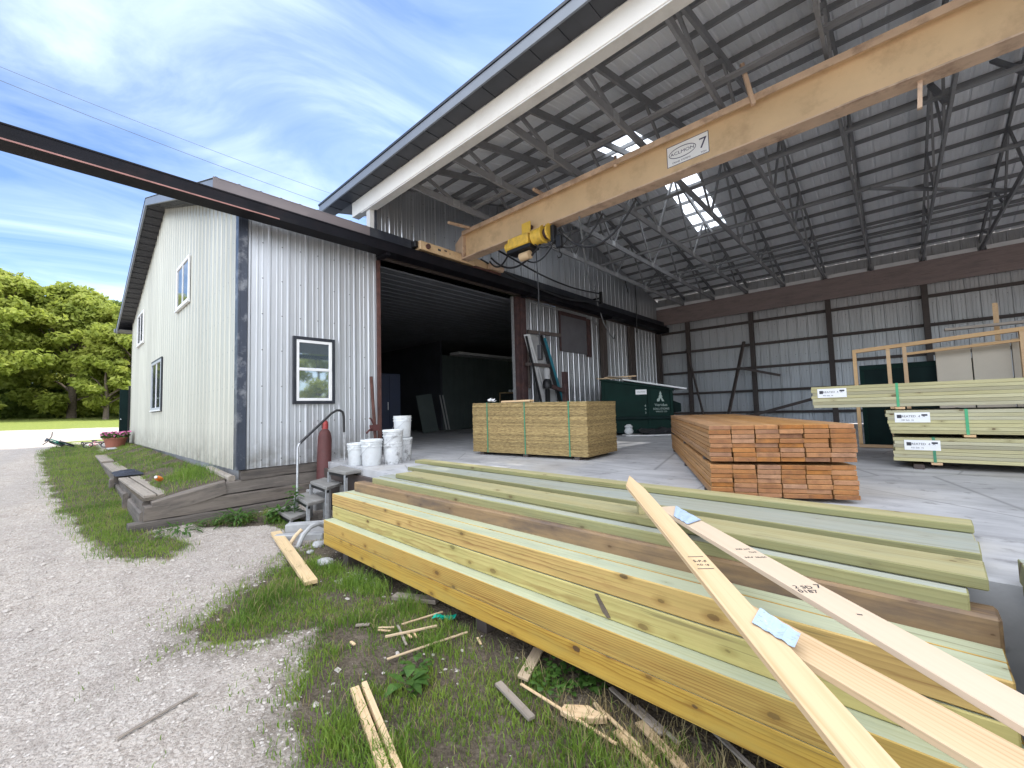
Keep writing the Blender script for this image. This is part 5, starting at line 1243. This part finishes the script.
bucket(1.70, 1.74, .16, 'white bucket nested in the splashed one of the front stack', 'bucket_dirty', True, 1.03, R(-20))
bucket(1.45, 2.08, 0, 'splashed bucket at the bottom of the taller rear stack', 'bucket_dirty', True, 1.04, R(-70))
bucket(1.45, 2.08, .40, 'clean white bucket on top of the taller rear stack', 'white_plastic', False, 1.0, R(-10))
for b_, tx in ((b1, 'S5'), (b2, '5')):
    text(tx, .08, 'print', b_, (0, -.1445, .13), (R(87), 0, 0), name='print', ext=.0005)
# rusty post with old trailer fittings at the door jamb
t_ = thing('rusty_jack', 'rusty pink steel jack with a crank leaning at the door jamb', 'jack', (.22, 2.28, 0), 0, None, (R(2), R(-3), 0))
mb = MB(); mb.tube([(0, 0, .02), (0, 0, 1.55)], .032, 10); mb.build('post', 'rust', t_)
mb = MB(); mb.box(-.09, .09, -.07, .07, 0, .02); mb.build('foot', 'rust', t_)
mb = MB(); mb.box(.02, .10, -.12, .05, .48, .60); mb.tube([(.05, -.05, .55), (.18, -.22, .50), (.19, -.28, .45)], .018, 8); mb.tube([(.06, -.05, .60), (.10, -.12, .72), (.12, -.16, .73)], .015, 8); mb.build('crank', 'tank', t_)

# ------------------------------------------------------------------ things leaning by the doorway column
GLn = 'sheets and bars leaning by the doorway column'
def lean(name, a, b_, w_, h_, m_, lab, cat='sheet', up=(1, 0, 0)):
    mb = MB(); mb.bar(a, b_, w_, h_, up); return tag(mb.build(name, m_, bevel=.003), lab, cat, GLn)
rk = thing('wall_rack', 'dark steel bracket rack fixed on the side wall by the doorway column', 'rack', (0, 0, 0))
mb = MB(); mb.bar((.14, 7.06, 3.02), (.50, 8.15, 2.98), .08, .10); mb.bar((.14, 7.06, 2.95), (.14, 7.06, 1.4), .05, .05); mb.build('upper_arm', 'dark_wood', rk)
mb = MB(); mb.bar((.30, 6.75, 2.06), (.50, 7.55, 2.04), .07, .08); mb.build('lower_arm', 'dark_wood', rk)
lean('leaning_sheet', (.20, 6.95, 2.92), (.62, 7.55, .02), .26, .02, 'white_board', 'white narrow sheet leaning by the doorway column')
lean('leaning_sheet', (.16, 7.25, 2.95), (.58, 8.0, .02), .34, .02, 'grey_sheet', 'broad pale grey sheet leaning in the rack')
lean('leaning_sheet', (.16, 7.62, 2.97), (.60, 8.32, .02), .14, .03, 'black_plastic', 'black strip leaning between the grey and teal sheets')
lean('leaning_sheet', (.14, 7.82, 2.92), (.56, 8.5, .02), .13, .02, 'teal', 'teal blue strip leaning farthest right in the rack')
lean('leaning_bar', (.26, 6.85, 2.85), (.72, 7.15, .02), .05, .05, 'black_steel', 'black steel bar leaning beside the white sheet', 'bar')
lean('leaning_bar', (.24, 7.05, 2.6), (.74, 7.50, .02), .03, .03, 'galv', 'thin galvanised bar leaning across the white sheet', 'bar')
bn = thing('bench_grinder', 'dark grinder on a stand among the leaning sheets', 'grinder', (.75, 7.1, 0))
mb = MB(); mb.box(-.05, .05, -.05, .05, 0, 1.35); mb.box(-.2, .2, -.2, .2, 0, .03); mb.build('stand', 'black_steel', bn, bevel=.004)
mb = MB(); mb.lathe([(.08, 0), (.09, .02), (.09, .26), (.07, .30), (.0, .31)], (0, 0, 1.62), 14); mb.build('housing', 'grey_sheet', bn, smooth=True)
mb = MB(); mb.lathe([(.12, 0), (.13, .05), (.12, .20), (.06, .27), (.0, .27)], (0, 0, 1.36), 12); mb.build('motor', 'black_steel', bn, smooth=True)
ub = thing('steel_stand', 'rusty brown steel bracket stand in front of the leaning sheets', 'stand', (.80, 7.2, 0))
mb = MB(); mb.bar((0, -.1, 1.44), (.0, .62, 1.30), .09, .10); mb.build('arm', 'rust_dark', ub, bevel=.004)
mb = MB(); mb.box(-.06, .06, .58, .74, 0, 1.85); mb.build('post', 'rust_dark', ub, bevel=.004)
# things inside the shop
t_ = thing('blue_cabinet', 'tall dark blue cabinet just inside the workshop doorway', 'cabinet', (-2.3, 3.55, 0)); mb = MB(); mb.box(-.4, .3, 0, .7, .05, 1.85); mb.build('body', 'blue_cab', t_, bevel=.01)
mb = MB(); mb.box(.301, .315, .02, .34, .1, 1.8); mb.box(.301, .315, .36, .68, .1, 1.8); mb.build('door', 'blue_cab', t_, bevel=.004)
mb = MB(); mb.box(.316, .335, .30, .32, .9, 1.1); mb.build('handle', 'galv', t_)
for i, (y, m_, lab) in enumerate(((8.1, 'inside_wall', 'broad grey panel leaning inside the dark workshop'), (8.9, 'grey_sheet', 'thin pale panel edge leaning inside the dark workshop'), (9.05, 'grey_sheet', 'second thin pale panel edge leaning inside the dark workshop'))):
    mb = MB(); mb.bar((-5.9, y, .02), (-6.1, y - .18, 1.5), .75 if i == 0 else .05, .03, (1, 0, 0)); tag(mb.build('leaning_sheet', m_), lab, 'sheet', 'sheets leaning inside the workshop')
t_ = thing('work_bench', 'dark work bench with clutter at the back of the workshop', 'bench', (-4.2, 10.2, 0)); mb = MB(); mb.box(-.5, .4, -.6, 1.6, .95, 1.02); mb.build('top', 'scrap_wood', t_)
for (x, y) in ((-.45, -.55), (.35, -.55), (-.45, 1.55), (.35, 1.55)): mb = MB(); mb.box(x - .04, x + .04, y - .04, y + .04, 0, .949); mb.build('leg', 'black_steel', t_)
t_ = thing('shop_shelf', 'shelf with white cans on the back wall of the workshop', 'shelf', (-5.2, 11.5, 0)); mb = MB(); mb.box(-.2, .2, 0, 1.6, 1.55, 1.6); mb.box(-.2, -.15, 0, .05, 0, 1.55); mb.box(-.2, -.15, 1.55, 1.6, 0, 1.55); mb.build('board', 'scrap_wood', t_)
for k in range(3): mb = MB(); mb.lathe([(.06, 0), (.06, .12), (.0, .12)], (0, .5 + .2 * k, 1.601), 10); mb.build('can', 'white_plastic', t_)
# ------------------------------------------------------------------ railway tie walls round the bed
GTIE = 'old creosoted ties holding the bank'
def tie(lab, A, B, w, z, th, zB=None, m='tie_wood'):
    A = V(A); B = V(B); d = (B - A); L = d.length; ang = math.atan2(d.y, d.x); n = V((-d.y, d.x)).normalized(); c = (A + B) / 2 + n * w / 2
    zb = z if zB is None else zB; mb = MB(); seg = 14; base = 0; ring = []
    sd_ = rnd.uniform(0, 99)
    for i in range(seg + 1):
        x = -L / 2 + L * i / seg
        for (yy, zz) in ((-w / 2, -th), (w / 2, -th), (w / 2, -.02), (w / 2 - .02, 0), (-w / 2 + .02, 0), (-w / 2, -.02)):
            mb.v.append((x + .02 * nz(yy * 9, zz * 9, 1, sd_), yy + .014 * nz(x, zz * 4, 2.1, sd_), zz + .014 * nz(x, yy * 4, 2.3, sd_ + 5)))
    for i in range(seg):
        for k in range(6):
            a = i * 6 + k; b_ = i * 6 + (k + 1) % 6; mb.f.append((a, a + 6, b_ + 6, b_)); mb.m.append(0)
    mb.f.append(tuple(range(6))); mb.m.append(0); mb.f.append(tuple(seg * 6 + k for k in reversed(range(6)))); mb.m.append(0)
    o = mb.build('railway_tie', m, None, (c.x, c.y, (z + zb) / 2), (0, math.atan2(z - zb, L), ang)); return tag(o, lab, 'timber', GTIE)
# along the front (line of the silver wall), lowest course first; width runs to -x
tie('long lowest tie running from the near end of the bed to the steps', (.0, -1.28), (.03, 1.25), .18, -.60, .28)
tie('second tie in front of the bed, its near end split and worn', (-.015, -1.12), (.01, 1.22), .18, -.39, .20, -.37)
tie('third tie under the silver wall, ending at the steel corner post', (-.02, -.16), (.0, 1.25), .16, -.185, .18)
tie('top dark tie directly under the silver siding', (-.0, .04), (.0, 1.26), .14, -.022, .155)
tie('sloping tie on top of the front of the bed, falling towards its near end', (-.02, -1.05), (-.0, -.17), .16, -.335, .20, -.165)
tie('short pale tie end standing at the foot of the steel corner post', (-1.5, -.125), (-.05, -.125), .10, -.05, .17, -.10, 'grey_plank')
# along the drive side of the bed
tie('low tie along the drive side of the bed, nearest the corner', (-4.3, -1.12), (-.12, -1.16), .16, -.47, .25)
tie('upper tie along the drive side of the bed under the pale planks', (-4.2, -1.07), (-.25, -1.12), .16, -.345, .13)
tie('grey tie along the drive side in the middle of the bed', (-8.6, -1.12), (-4.4, -1.12), .17, -.30, .28, -.30)
tie('half buried tie along the drive side at the far end of the bed', (-12.6, -1.10), (-8.7, -1.12), .16, -.235, .28, -.27)
tie('short upright tie stub bracing the drive side of the bed', (-1.9, -1.20), (-1.7, -1.20), .07, -.38, .42)
tie('second upright tie stub bracing the drive side of the bed', (-4.2, -1.21), (-4.0, -1.21), .07, -.36, .34)
GP = 'weathered planks capping the bed wall'
for i, (A, B, w_, z, lab) in enumerate((((-3.5, -1.12), (-.50, -1.07), .14, -.295, 'outer pale weathered plank capping the bed wall'), ((-3.9, -.955), (-.46, -.91), .145, -.295, 'inner pale weathered plank capping the bed wall'), ((-7.4, -1.13), (-4.1, -1.12), .27, -.262, 'dark grey wide plank capping the middle of the bed wall'), ((-10.6, -1.12), (-7.7, -1.14), .25, -.235, 'far grey plank capping the bed wall'))):
    board('cap_plank', lab, 'plank', A, B, w_, z, .045, ('grey_plank',), GP, bevel=.006)
t_ = thing('dark_jacket', 'dark cloth jacket dropped on the planks of the bed wall', 'jacket', (-4.0, -.98, -.27))
mb = MB(); n = 12
def jz(i, j): 
    e = min(i, n - i, j, n - j) / 3.0; return max(0, .06 * min(1, e) + .045 * nz(i * .5, j * .45, 1, 2) * min(1, e)) + .004
g = [[V((-.45 + .95 * i / n + .05 * nz(i, j, .4, 1), -.18 + .42 * j / n + .05 * nz(j, i, .5, 3), jz(i, j))) for j in range(n + 1)] for i in range(n + 1)]
for i in range(n):
    for j in range(n): mb.quad(g[i][j], g[i + 1][j], g[i + 1][j + 1], g[i][j + 1])
mb.build('jacket', 'cloth_dark', t_)
t_ = thing('orange_bottle', 'small orange plastic bottle lying in the soil of the bed', 'bottle', (-1.7, -.72, -.22), 0, None, (R(68), 0, R(60)))
mb = MB(); mb.lathe([(.0, 0), (.04, .0), (.042, .02), (.042, .12), (.02, .16), (.0, .162)], (0, 0, 0), 12); mb.build('body', 'orange_plastic', t_, smooth=True)
mb = MB(); mb.lathe([(.022, .163), (.022, .19), (.0, .192)], (0, 0, 0), 10); mb.build('cap', 'white_plastic', t_)

# ------------------------------------------------------------------ flower tub, bikes
fp = thing('flower_tub', 'oval terracotta tub of pink flowers at the far end of the cream wall', 'planter', (-13.0, -.50, -.14))
mb = MB(); mb.lathe([(.0, 0), (.30, 0), (.36, .22), (.39, .30), (.42, .31), (.42, .37), (.38, .37), (.36, .33), (.0, .32)], (0, 0, 0), 22); o = mb.build('tub', 'terracotta', fp, smooth=True); o.scale = (1.15, .8, 1)
mb = MB()
for k in range(420):
    a = rnd.uniform(0, 6.28); r_ = .48 * math.sqrt(rnd.random()); x, y = r_ * 1.15 * math.cos(a), r_ * .8 * math.sin(a); z = .36 + rnd.uniform(0, .15); s = rnd.uniform(.02, .045); t = V((rnd.gauss(0, 1), rnd.gauss(0, 1), rnd.gauss(0, 1))).normalized(); u = t.orthogonal().normalized() * s; w_ = t.cross(u); p = V((x, y, z))
    mb.quad(p - u - w_, p + u - w_, p + u + w_, p - u + w_)
mb.build('leaves', 'weed', fp)
mb = MB()
for k in range(260):
    a = rnd.uniform(0, 6.28); r_ = .5 * math.sqrt(rnd.random()); p = V((r_ * 1.15 * math.cos(a), r_ * .8 * math.sin(a), .42 + rnd.uniform(0, .14))); s = rnd.uniform(.02, .035); t = V((rnd.gauss(0, .6), rnd.gauss(0, .6), 1)).normalized(); u = t.orthogonal().normalized() * s; w_ = t.cross(u)
    mb.quad(p - u - w_, p + u - w_, p + u + w_, p - u + w_)
mb.build('flowers', 'pink', fp)
def bike(lab, loc, rot, s, m_):
    t = thing('bicycle', lab, 'bicycle', loc, 0, 'children bicycles left on the grass', rot); t.scale = (s, s, s)
    def ring(cx, r_, rr): return [(cx + r_ * math.cos(2 * math.pi * i / 24), 0, r_ * math.sin(2 * math.pi * i / 24)) for i in range(25)]
    for cx in (-.38, .38):
        mb = MB(); mb.tube([(p[0], p[1], p[2] + .22) for p in ring(cx, .20, .0)], .026, 8, caps=False); wh = mb.build('wheel', 'rubber', t, smooth=True)
        mb = MB()
        for k in range(8):
            a = math.pi * k / 4; mb.tube([(cx, 0, .22), (cx + .19 * math.cos(a), 0, .22 + .19 * math.sin(a))], .004, 4)
        mb.lathe([(.03, -.03), (.03, .03)], (cx, 0, .22), 8); mb.build('spokes', 'white_plastic', wh)
    mb = MB(); mb.tube([(-.38, 0, .22), (-.08, 0, .20), (.26, 0, .50), (-.16, 0, .46), (-.38, 0, .22)], .018, 8); mb.tube([(-.08, 0, .20), (-.18, 0, .54)], .016, 8); mb.tube([(.38, 0, .22), (.28, 0, .50), (.25, 0, .64)], .017, 8); mb.build('frame', m_, t, smooth=True)
    mb = MB(); mb.tube([(.20, -.24, .70), (.26, -.10, .66), (.26, .10, .66), (.20, .24, .70)], .013, 8); mb.build('handlebar', 'black_steel', t, smooth=True)
    mb = MB(); mb.hexa([(-.30, -.07, .54), (-.06, -.025, .54), (-.06, .025, .54), (-.30, .07, .54), (-.30, -.07, .59), (-.06, -.025, .58), (-.06, .025, .58), (-.30, .07, .59)]); mb.build('saddle', 'black_plastic', t, bevel=.012)
    mb = MB(); mb.tube([(-.08, -.12, .12), (-.08, -.08, .14), (-.08, .08, .26), (-.08, .12, .28)], .009, 6); mb.build('crank', 'black_steel', t)
bike('dark green child bicycle lying on its side at the edge of the gravel', (-14.6, -1.62, -.06), (R(62), 0, R(18)), 1.0, 'bike_green')
bike('small pink child bicycle lying beside the flower tub', (-13.4, -.98, -.12), (R(-48), 0, R(70)), .62, 'bike_red')
t_ = thing('blue_scooter', 'small dark scooter lying beside the dark green bicycle', 'scooter', (-14.6, -1.05, -.05), R(35)); mb = MB(); mb.box(-.35, .35, -.06, .06, .06, .09); mb.build('deck', 'black_plastic', t_, bevel=.01)
mb = MB(); mb.tube([(.35, 0, .08), (.75, .15, .10), (.95, .22, .10)], .02, 8); mb.tube([(.9, .05, .10), (.99, .38, .11)], .015, 8); mb.build('stem', 'bike_green', t_)
for x in (-.38, .40):
    mb = MB(); mb.tube([(x + .05 * math.cos(2 * math.pi * i / 12), 0, .055 + .05 * math.sin(2 * math.pi * i / 12)) for i in range(13)], .014, 6, caps=False); mb.build('wheel', 'rubber', t_)
t_ = thing('flat_stone', 'flat pale stone lying in front of the flower tub', 'stone', (-12.1, -.65, -.16)); mb = MB(); mb.box(-.3, .3, -.12, .12, 0, .06); mb.build('stone', 'concrete_block', t_, bevel=.02)

# ------------------------------------------------------------------ scraps on the ground
GS_ = 'offcuts and slats scattered on the ground'
def scrap(lab, A, B, w_, th_, m='scrap_wood', zoff=.015, cut=0.0, name='offcut', zo2=None):
    za = gz(*A) + th_ + zoff; zb = gz(*B) + th_ + (zoff if zo2 is None else zo2)
    return board(name, lab, 'offcut', A, B, w_, za, th_, (m,), GS_, bevel=.002, zB=zb, endcut=cut)
scrap('long tan board lying on the gravel below the steps', (1.45, .02), (3.41, -.30), .12, .04, 'scrap_wood', .02)
scrap('notched pale board at the bottom edge of the picture', (5.28, -.76), (6.02, -.97), .048, .03, 'spruce', .02)
o = scrap('second strip of the notched pale board beside it', (5.30, -.70), (6.05, -.915), .03, .042, 'spruce', .02)
scrap('lone thin grey slat lying on the open gravel drive', (4.69, -1.72), (4.57, -1.36), .018, .008, 'grey_plank', .012)
scrap('reddish slat lying across the small slats in the grass', (4.94, -.33), (5.115, -.0), .016, .014, 'scrap_wood', .04)
scrap('long slat with a tapering end in the grass', (5.17, -.45), (5.33, .12), .018, .010, 'scrap_wood', .03)
scrap('slat lying diagonally beneath the reddish slat', (4.82, -.16), (5.10, -.27), .018, .010, 'grey_plank', .02)
scrap('slat running up to the green plastic scrap', (4.86, -.14), (4.96, .18), .016, .010, 'scrap_wood', .03)
scrap('short pale peg under the reddish slat', (4.96, -.18), (5.06, -.20), .018, .012, 'spruce', .02)
scrap('shorter pale peg beside the other peg', (5.0, -.14), (5.08, -.17), .014, .012, 'spruce', .02)
scrap('slat end at the left of the slat pile', (4.73, -.27), (4.83, -.19), .014, .010, 'scrap_wood', .02)
scrap('second slat end at the left of the slat pile', (4.76, -.29), (4.86, -.24), .014, .010, 'scrap_wood', .02)
scrap('grey split stick lying on the bare soil left of the slat pile', (4.55, -.36), (4.62, -.28), .03, .012, 'grey_plank', .012)
scrap('tiny pale chip standing in the grass left of the slat pile', (4.78, -.52), (4.84, -.52), .02, .01, 'spruce', .03)
scrap('old dark board end half under the timber pile', (4.35, .08), (4.75, .26), .09, .035, 'grey_plank', .01)
scrap('broken wide offcut with a jagged lower end', (6.02, -.01), (5.90, .30), .075, .016, 'scrap_wood', .03, .02)
scrap('grey weathered offcut in the grass below the broken one', (5.90, -.17), (6.23, -.25), .045, .018, 'grey_plank', .03)
scrap('thin pale stick passing under the split block', (6.00, -.06), (6.66, -.10), .016, .010, 'spruce', .03)
scrap('pale narrow stick pointing up towards the timber pile', (6.52, .04), (6.43, .10), .022, .014, 'scrap_wood', .03)
scrap('long pale strip continuing from the narrow stick', (6.43, .085), (6.75, -.04), .020, .012, 'scrap_wood', .02)
scrap('grey brown long slat running under the golden timber', (6.42, .25), (6.80, .09), .028, .012, 'grey_plank', .03)
scrap('second grey brown slat beside the long one', (6.60, .22), (6.88, .10), .024, .012, 'grey_plank', .02)
scrap('pale rough slab at the lower edge near the timber pile', (6.66, .10), (7.05, -.10), .05, .014, 'scrap_wood', .02)
scrap('grey lath farthest right under the golden timber', (6.88, .32), (7.22, .12), .026, .012, 'grey_plank', .04)
scrap('second pale slab at the lower edge by the dry grass', (6.60, -.03), (7.0, -.18), .04, .014, 'scrap_wood', .02)
scrap('tiny chip in the bare soil under the pile', (5.42, .12), (5.50, .08), .016, .01, 'spruce', .02)
t_ = thing('split_block', 'split block of pale wood with a pointed end lying in the grass', 'offcut', (6.42, -.02, gz(6.42, -.02) + .02), R(20))
mb = MB(); P_ = [(-.12, -.03), (-.06, -.055), (.05, -.04), (.12, -.012), (.13, .0), (.06, .03), (.02, .055), (-.03, .045), (-.11, .02)]; mb.prism(P_, 0, .03, lambda u, v_, h: (u, v_, h + .05 * max(0, u + .02) * (h > .01))); mb.build('block', 'spruce', t_, bevel=.003)
t_ = thing('green_plastic', 'bright green plastic scrap beside the timber pile', 'litter', (5.02, .14, gz(5.02, .14) + .01), R(35))
mb = MB()
for k in range(7):
    x = -.09 + .026 * k; mb.quad((x, -.03, .02 + .012 * math.sin(k * 2)), (x + .03, -.03 + .01 * math.sin(k), .03), (x + .03, .03, .02 + .015 * math.cos(k)), (x, .035, .025))
mb.build('scrap', 'teal_plastic', t_)
# concrete kerb pieces, hoop and rubble beside the steps
t_ = thing('concrete_block', 'long concrete kerb piece lying at the foot of the steps', 'block', (1.62, .46, -.84), R(52)); mb = MB(); mb.box(-.30, .32, -.07, .07, 0, .17); mb.build('block', 'concrete_block', t_, bevel=.012)
t_ = thing('concrete_block', 'flat concrete piece leaning below the kerb piece', 'block', (1.85, .27, -.85), R(48)); mb = MB(); mb.box(-.34, .28, -.06, .06, 0, .11); mb.build('block', 'concrete_block', t_, bevel=.012)
mb = MB(); mb.tube([(2.10, .12, -.84), (2.08, .20, -.70), (2.05, .30, -.63), (2.02, .42, -.62), (2.0, .52, -.68)], .03, 8); tag(mb.build('bent_pipe', 'grey_sheet', smooth=True), 'bent grey pipe arching over rubble at the timber pile end', 'pipe')
mb = MB(); mb.tube([(2.0, .04, -.84), (1.98, .14, -.72), (1.97, .22, -.66)], .024, 8); tag(mb.build('bent_pipe', 'scrap_wood', smooth=True), 'short tan curved strip beside the bent grey pipe', 'pipe')
for k, (x, y, s, lab) in enumerate(((2.28, .30, .07, 'larger pale rock in the rubble by the bent pipe'), (2.2, .45, .05, 'smaller pale rock in the rubble by the bent pipe'), (2.95, .10, .09, 'grey rock under the left end of the lowest timber'), (2.45, .14, .045, 'little rock next to the tan curved strip'))):
    bm = bmesh.new(); bmesh.ops.create_icosphere(bm, subdivisions=2, radius=s)
    for v in bm.verts: v.co *= 1 + .35 * mnoise.noise(v.co * 14 + V((k * 5, 0, 0))); v.co.z *= .6
    me = D.meshes.new('rock'); bm.to_mesh(me); bm.free(); me.materials.append(M['concrete_block']); tag(link('rock', me, None, (x, y, gz(x, y) + s * .35)), lab, 'rock', 'rocks beside the timber pile')

# ------------------------------------------------------------------ weeds
def leafquad(mb, p, d, L, w_, droop=.4, mi=0):
    d = V(d).normalized(); s = d.cross(V((0, 0, 1))); s = s.normalized() if s.length > .01 else V((1, 0, 0)); p = V(p)
    a = p + d * L * .35 + s * w_ / 2; b_ = p + d * L * .35 - s * w_ / 2; m1 = p + d * L * .7 - V((0, 0, L * droop * .4)); e = p + d * L - V((0, 0, L * droop))
    c = m1 + s * w_ * .38; f = m1 - s * w_ * .38
    mb.tri(p, a, b_, mi); mb.quad(b_, a, c, f, mi); mb.tri(f, c, e, mi)
def weed(lab, x, y, n, L, w_, h, nm='weed', sp=.06):
    t = thing(nm, lab, 'plant', (x, y, gz(x, y)), 0, 'weeds by the steps and timbers')
    mb = MB()
    for k in range(n):
        a = rnd.uniform(0, 6.28); el = rnd.uniform(.1, .9); r_ = sp * rnd.random()
        leafquad(mb, (r_ * math.cos(a), r_ * math.sin(a), h * rnd.random()), (math.cos(a), math.sin(a), el), L * rnd.uniform(.6, 1.2), w_ * rnd.uniform(.7, 1.2), rnd.uniform(.2, .7))
    mb.build('leaves', 'weed', t); return t
weed('broad leaved dock plant growing beside the notched board', 5.47, -.50, 16, .13, .06, .07, 'dock_plant', .07)
weed('second broad leaved dock plant closer to the timber pile', 5.38, -.38, 12, .10, .045, .06, 'dock_plant', .07)
weed('leafy green weed growing in front of the lowest step', .80, .34, 90, .16, .05, .22, 'leafy_weed', .14)
t_ = weed('tall thin weed sprouting beside the second lowest step', 1.05, .46, 46, .14, .05, .50, 'tall_weed', .05); mb = MB(); mb.tube([(0, 0, 0), (.01, .01, .3), (.0, .03, .52)], [.008, .006, .003], 6); mb.build('stem', 'weed', t_)
weed('dark feathery weed at the foot of the lowest tie', .42, -.12, 110, .20, .035, .16, 'feathery_weed', .2)
weed('low weed patch at the near end of the lowest tie', .35, -.75, 80, .14, .03, .08, 'low_weed', .25)
weed('clover like weed under the front of the timber pile', 6.10, .14, 90, .05, .04, .06, 'clover_patch', .16)
weed('small clover like weed left of the grey long slat', 6.30, .24, 50, .045, .04, .05, 'clover_patch', .1)

# ------------------------------------------------------------------ trees beyond the lawn
GTR = 'broad trees beyond the lawn'
def tree(lab, x, y, H, Rw, mat, seed, base=.12, n=42, lean=0):
    rr = random.Random(seed); z0 = gz(x, y) if abs(x) < 130 else 2.5
    t = thing('broadleaf_tree', lab, 'tree', (x, y, z0), 0, GTR)
    mb = MB(); tr = .02 * H + .05
    mb.tube([(0, 0, -.2), (.03, .02, H * .12), (.10 + lean * .3, .05, H * .3), (.15 + lean, -.1, H * .55), (.1 + lean, 0, H * .8)], [tr * 1.25, tr, tr * .8, tr * .5, tr * .15], 9)
    cl = []
    for k in range(n):
        f = base + (1 - base) * rr.random() ** .8
        prof = math.sin(math.pi * min(1, (f - base) / (1.02 - base)) ** .75) ** .6
        a = rr.uniform(0, 6.28); r_ = Rw * prof * (.35 + .65 * math.sqrt(rr.random()))
        c = V((r_ * math.cos(a) + lean * f, r_ * math.sin(a), H * f * .96)); cl.append((c, rr.uniform(.45, 1.0) * Rw * .24 + .25))
        if k % 4 == 0: mb.tube([(.1, 0, c.z * .6), tuple((V((.1, 0, c.z * .6)) + c) / 2 + V((0, 0, .2))), tuple(c)], [tr * .4, tr * .25, tr * .08], 6)
    mb.build('trunk', 'bark', t, smooth=True)
    mb = MB()
    for (c, s) in cl:
        m_ = int(190 * (s / 1.2) ** 1.6) + 70
        for _ in range(m_):
            d = V((rr.gauss(0, 1), rr.gauss(0, 1), rr.gauss(0, 1))).normalized() * s * (rr.random() ** .4); d.z *= .62
            p = c + d; nrm = (d * .5 + V((rr.gauss(0, .5), rr.gauss(0, .5), rr.gauss(.5, .5)))).normalized(); u = nrm.orthogonal().normalized(); a = rr.uniform(0, 6.28); w_ = nrm.cross(u)
            u, w_ = u * math.cos(a) + w_ * math.sin(a), w_ * math.cos(a) - u * math.sin(a); L = rr.uniform(.14, .30)
            mb.quad(p - u * L, p + w_ * L * .45, p + u * L, p - w_ * L * .45)
    mb.build('crown', mat, t); return t
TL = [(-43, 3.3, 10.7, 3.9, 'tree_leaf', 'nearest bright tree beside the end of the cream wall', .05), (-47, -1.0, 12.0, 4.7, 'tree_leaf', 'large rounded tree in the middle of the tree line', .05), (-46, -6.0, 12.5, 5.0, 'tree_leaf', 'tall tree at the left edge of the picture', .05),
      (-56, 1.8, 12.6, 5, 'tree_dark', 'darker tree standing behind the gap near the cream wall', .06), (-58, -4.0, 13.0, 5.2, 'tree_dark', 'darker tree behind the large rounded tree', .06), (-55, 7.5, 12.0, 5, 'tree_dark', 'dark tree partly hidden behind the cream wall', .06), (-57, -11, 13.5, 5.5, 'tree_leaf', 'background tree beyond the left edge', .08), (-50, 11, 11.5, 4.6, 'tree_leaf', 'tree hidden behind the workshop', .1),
      (-41.5, .9, 6.2, 2.1, 'tree_leaf', 'small slender tree with a pale trunk in front of the others', .16)]
for i, (x, y, H, Rw, m_, lab, bs) in enumerate(TL): tree(lab, x, y, H, Rw, m_, 31 + i * 7, bs, 105 if Rw > 3 else 34)
for (x, y, H, Rw, lab) in ((38, 9, 9, 4, 'round tree standing in the yard beyond the open right end of the shed'), (47, 21, 11, 5, 'tall tree beyond the rear right corner of the shed')): tree(lab, x, y, H, Rw, 'tree_leaf', 300 + x, .08, 50)
# undergrowth under the trees reads as one dark mass
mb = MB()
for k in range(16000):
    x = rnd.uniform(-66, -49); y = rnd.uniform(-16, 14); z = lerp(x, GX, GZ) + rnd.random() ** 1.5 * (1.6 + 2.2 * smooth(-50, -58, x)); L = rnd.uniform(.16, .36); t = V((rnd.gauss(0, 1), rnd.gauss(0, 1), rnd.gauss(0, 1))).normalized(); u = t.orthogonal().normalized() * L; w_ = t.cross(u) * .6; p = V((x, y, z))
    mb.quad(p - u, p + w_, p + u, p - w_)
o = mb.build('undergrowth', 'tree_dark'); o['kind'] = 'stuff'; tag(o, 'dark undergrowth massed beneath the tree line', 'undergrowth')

# ------------------------------------------------------------------ power lines
def wire(lab, a, b_, sg, r_):
    mb = MB(); mb.tube(sag(a, b_, sg, 30), r_, 5); tag(mb.build('power_line', 'wire'), lab, 'cable', 'power lines over the workshop')
C0 = V((7.77, -1.984, .82))
def far(d, k): return tuple(C0 + V(d) * k)
wire('upper thin power line crossing the sky above the workshop', far((-1.526 - .14, -.111 - .135, .857 + .08), 17), far((-.965 + .10, .43 + .09, .535 - .06), 27), .25, .009)
wire('lower thin power line crossing the sky above the workshop', far((-1.528 - .14, -.11 - .135, .824 + .08), 17), far((-.976 + .10, .423 + .09, .511 - .06), 27), .25, .011)
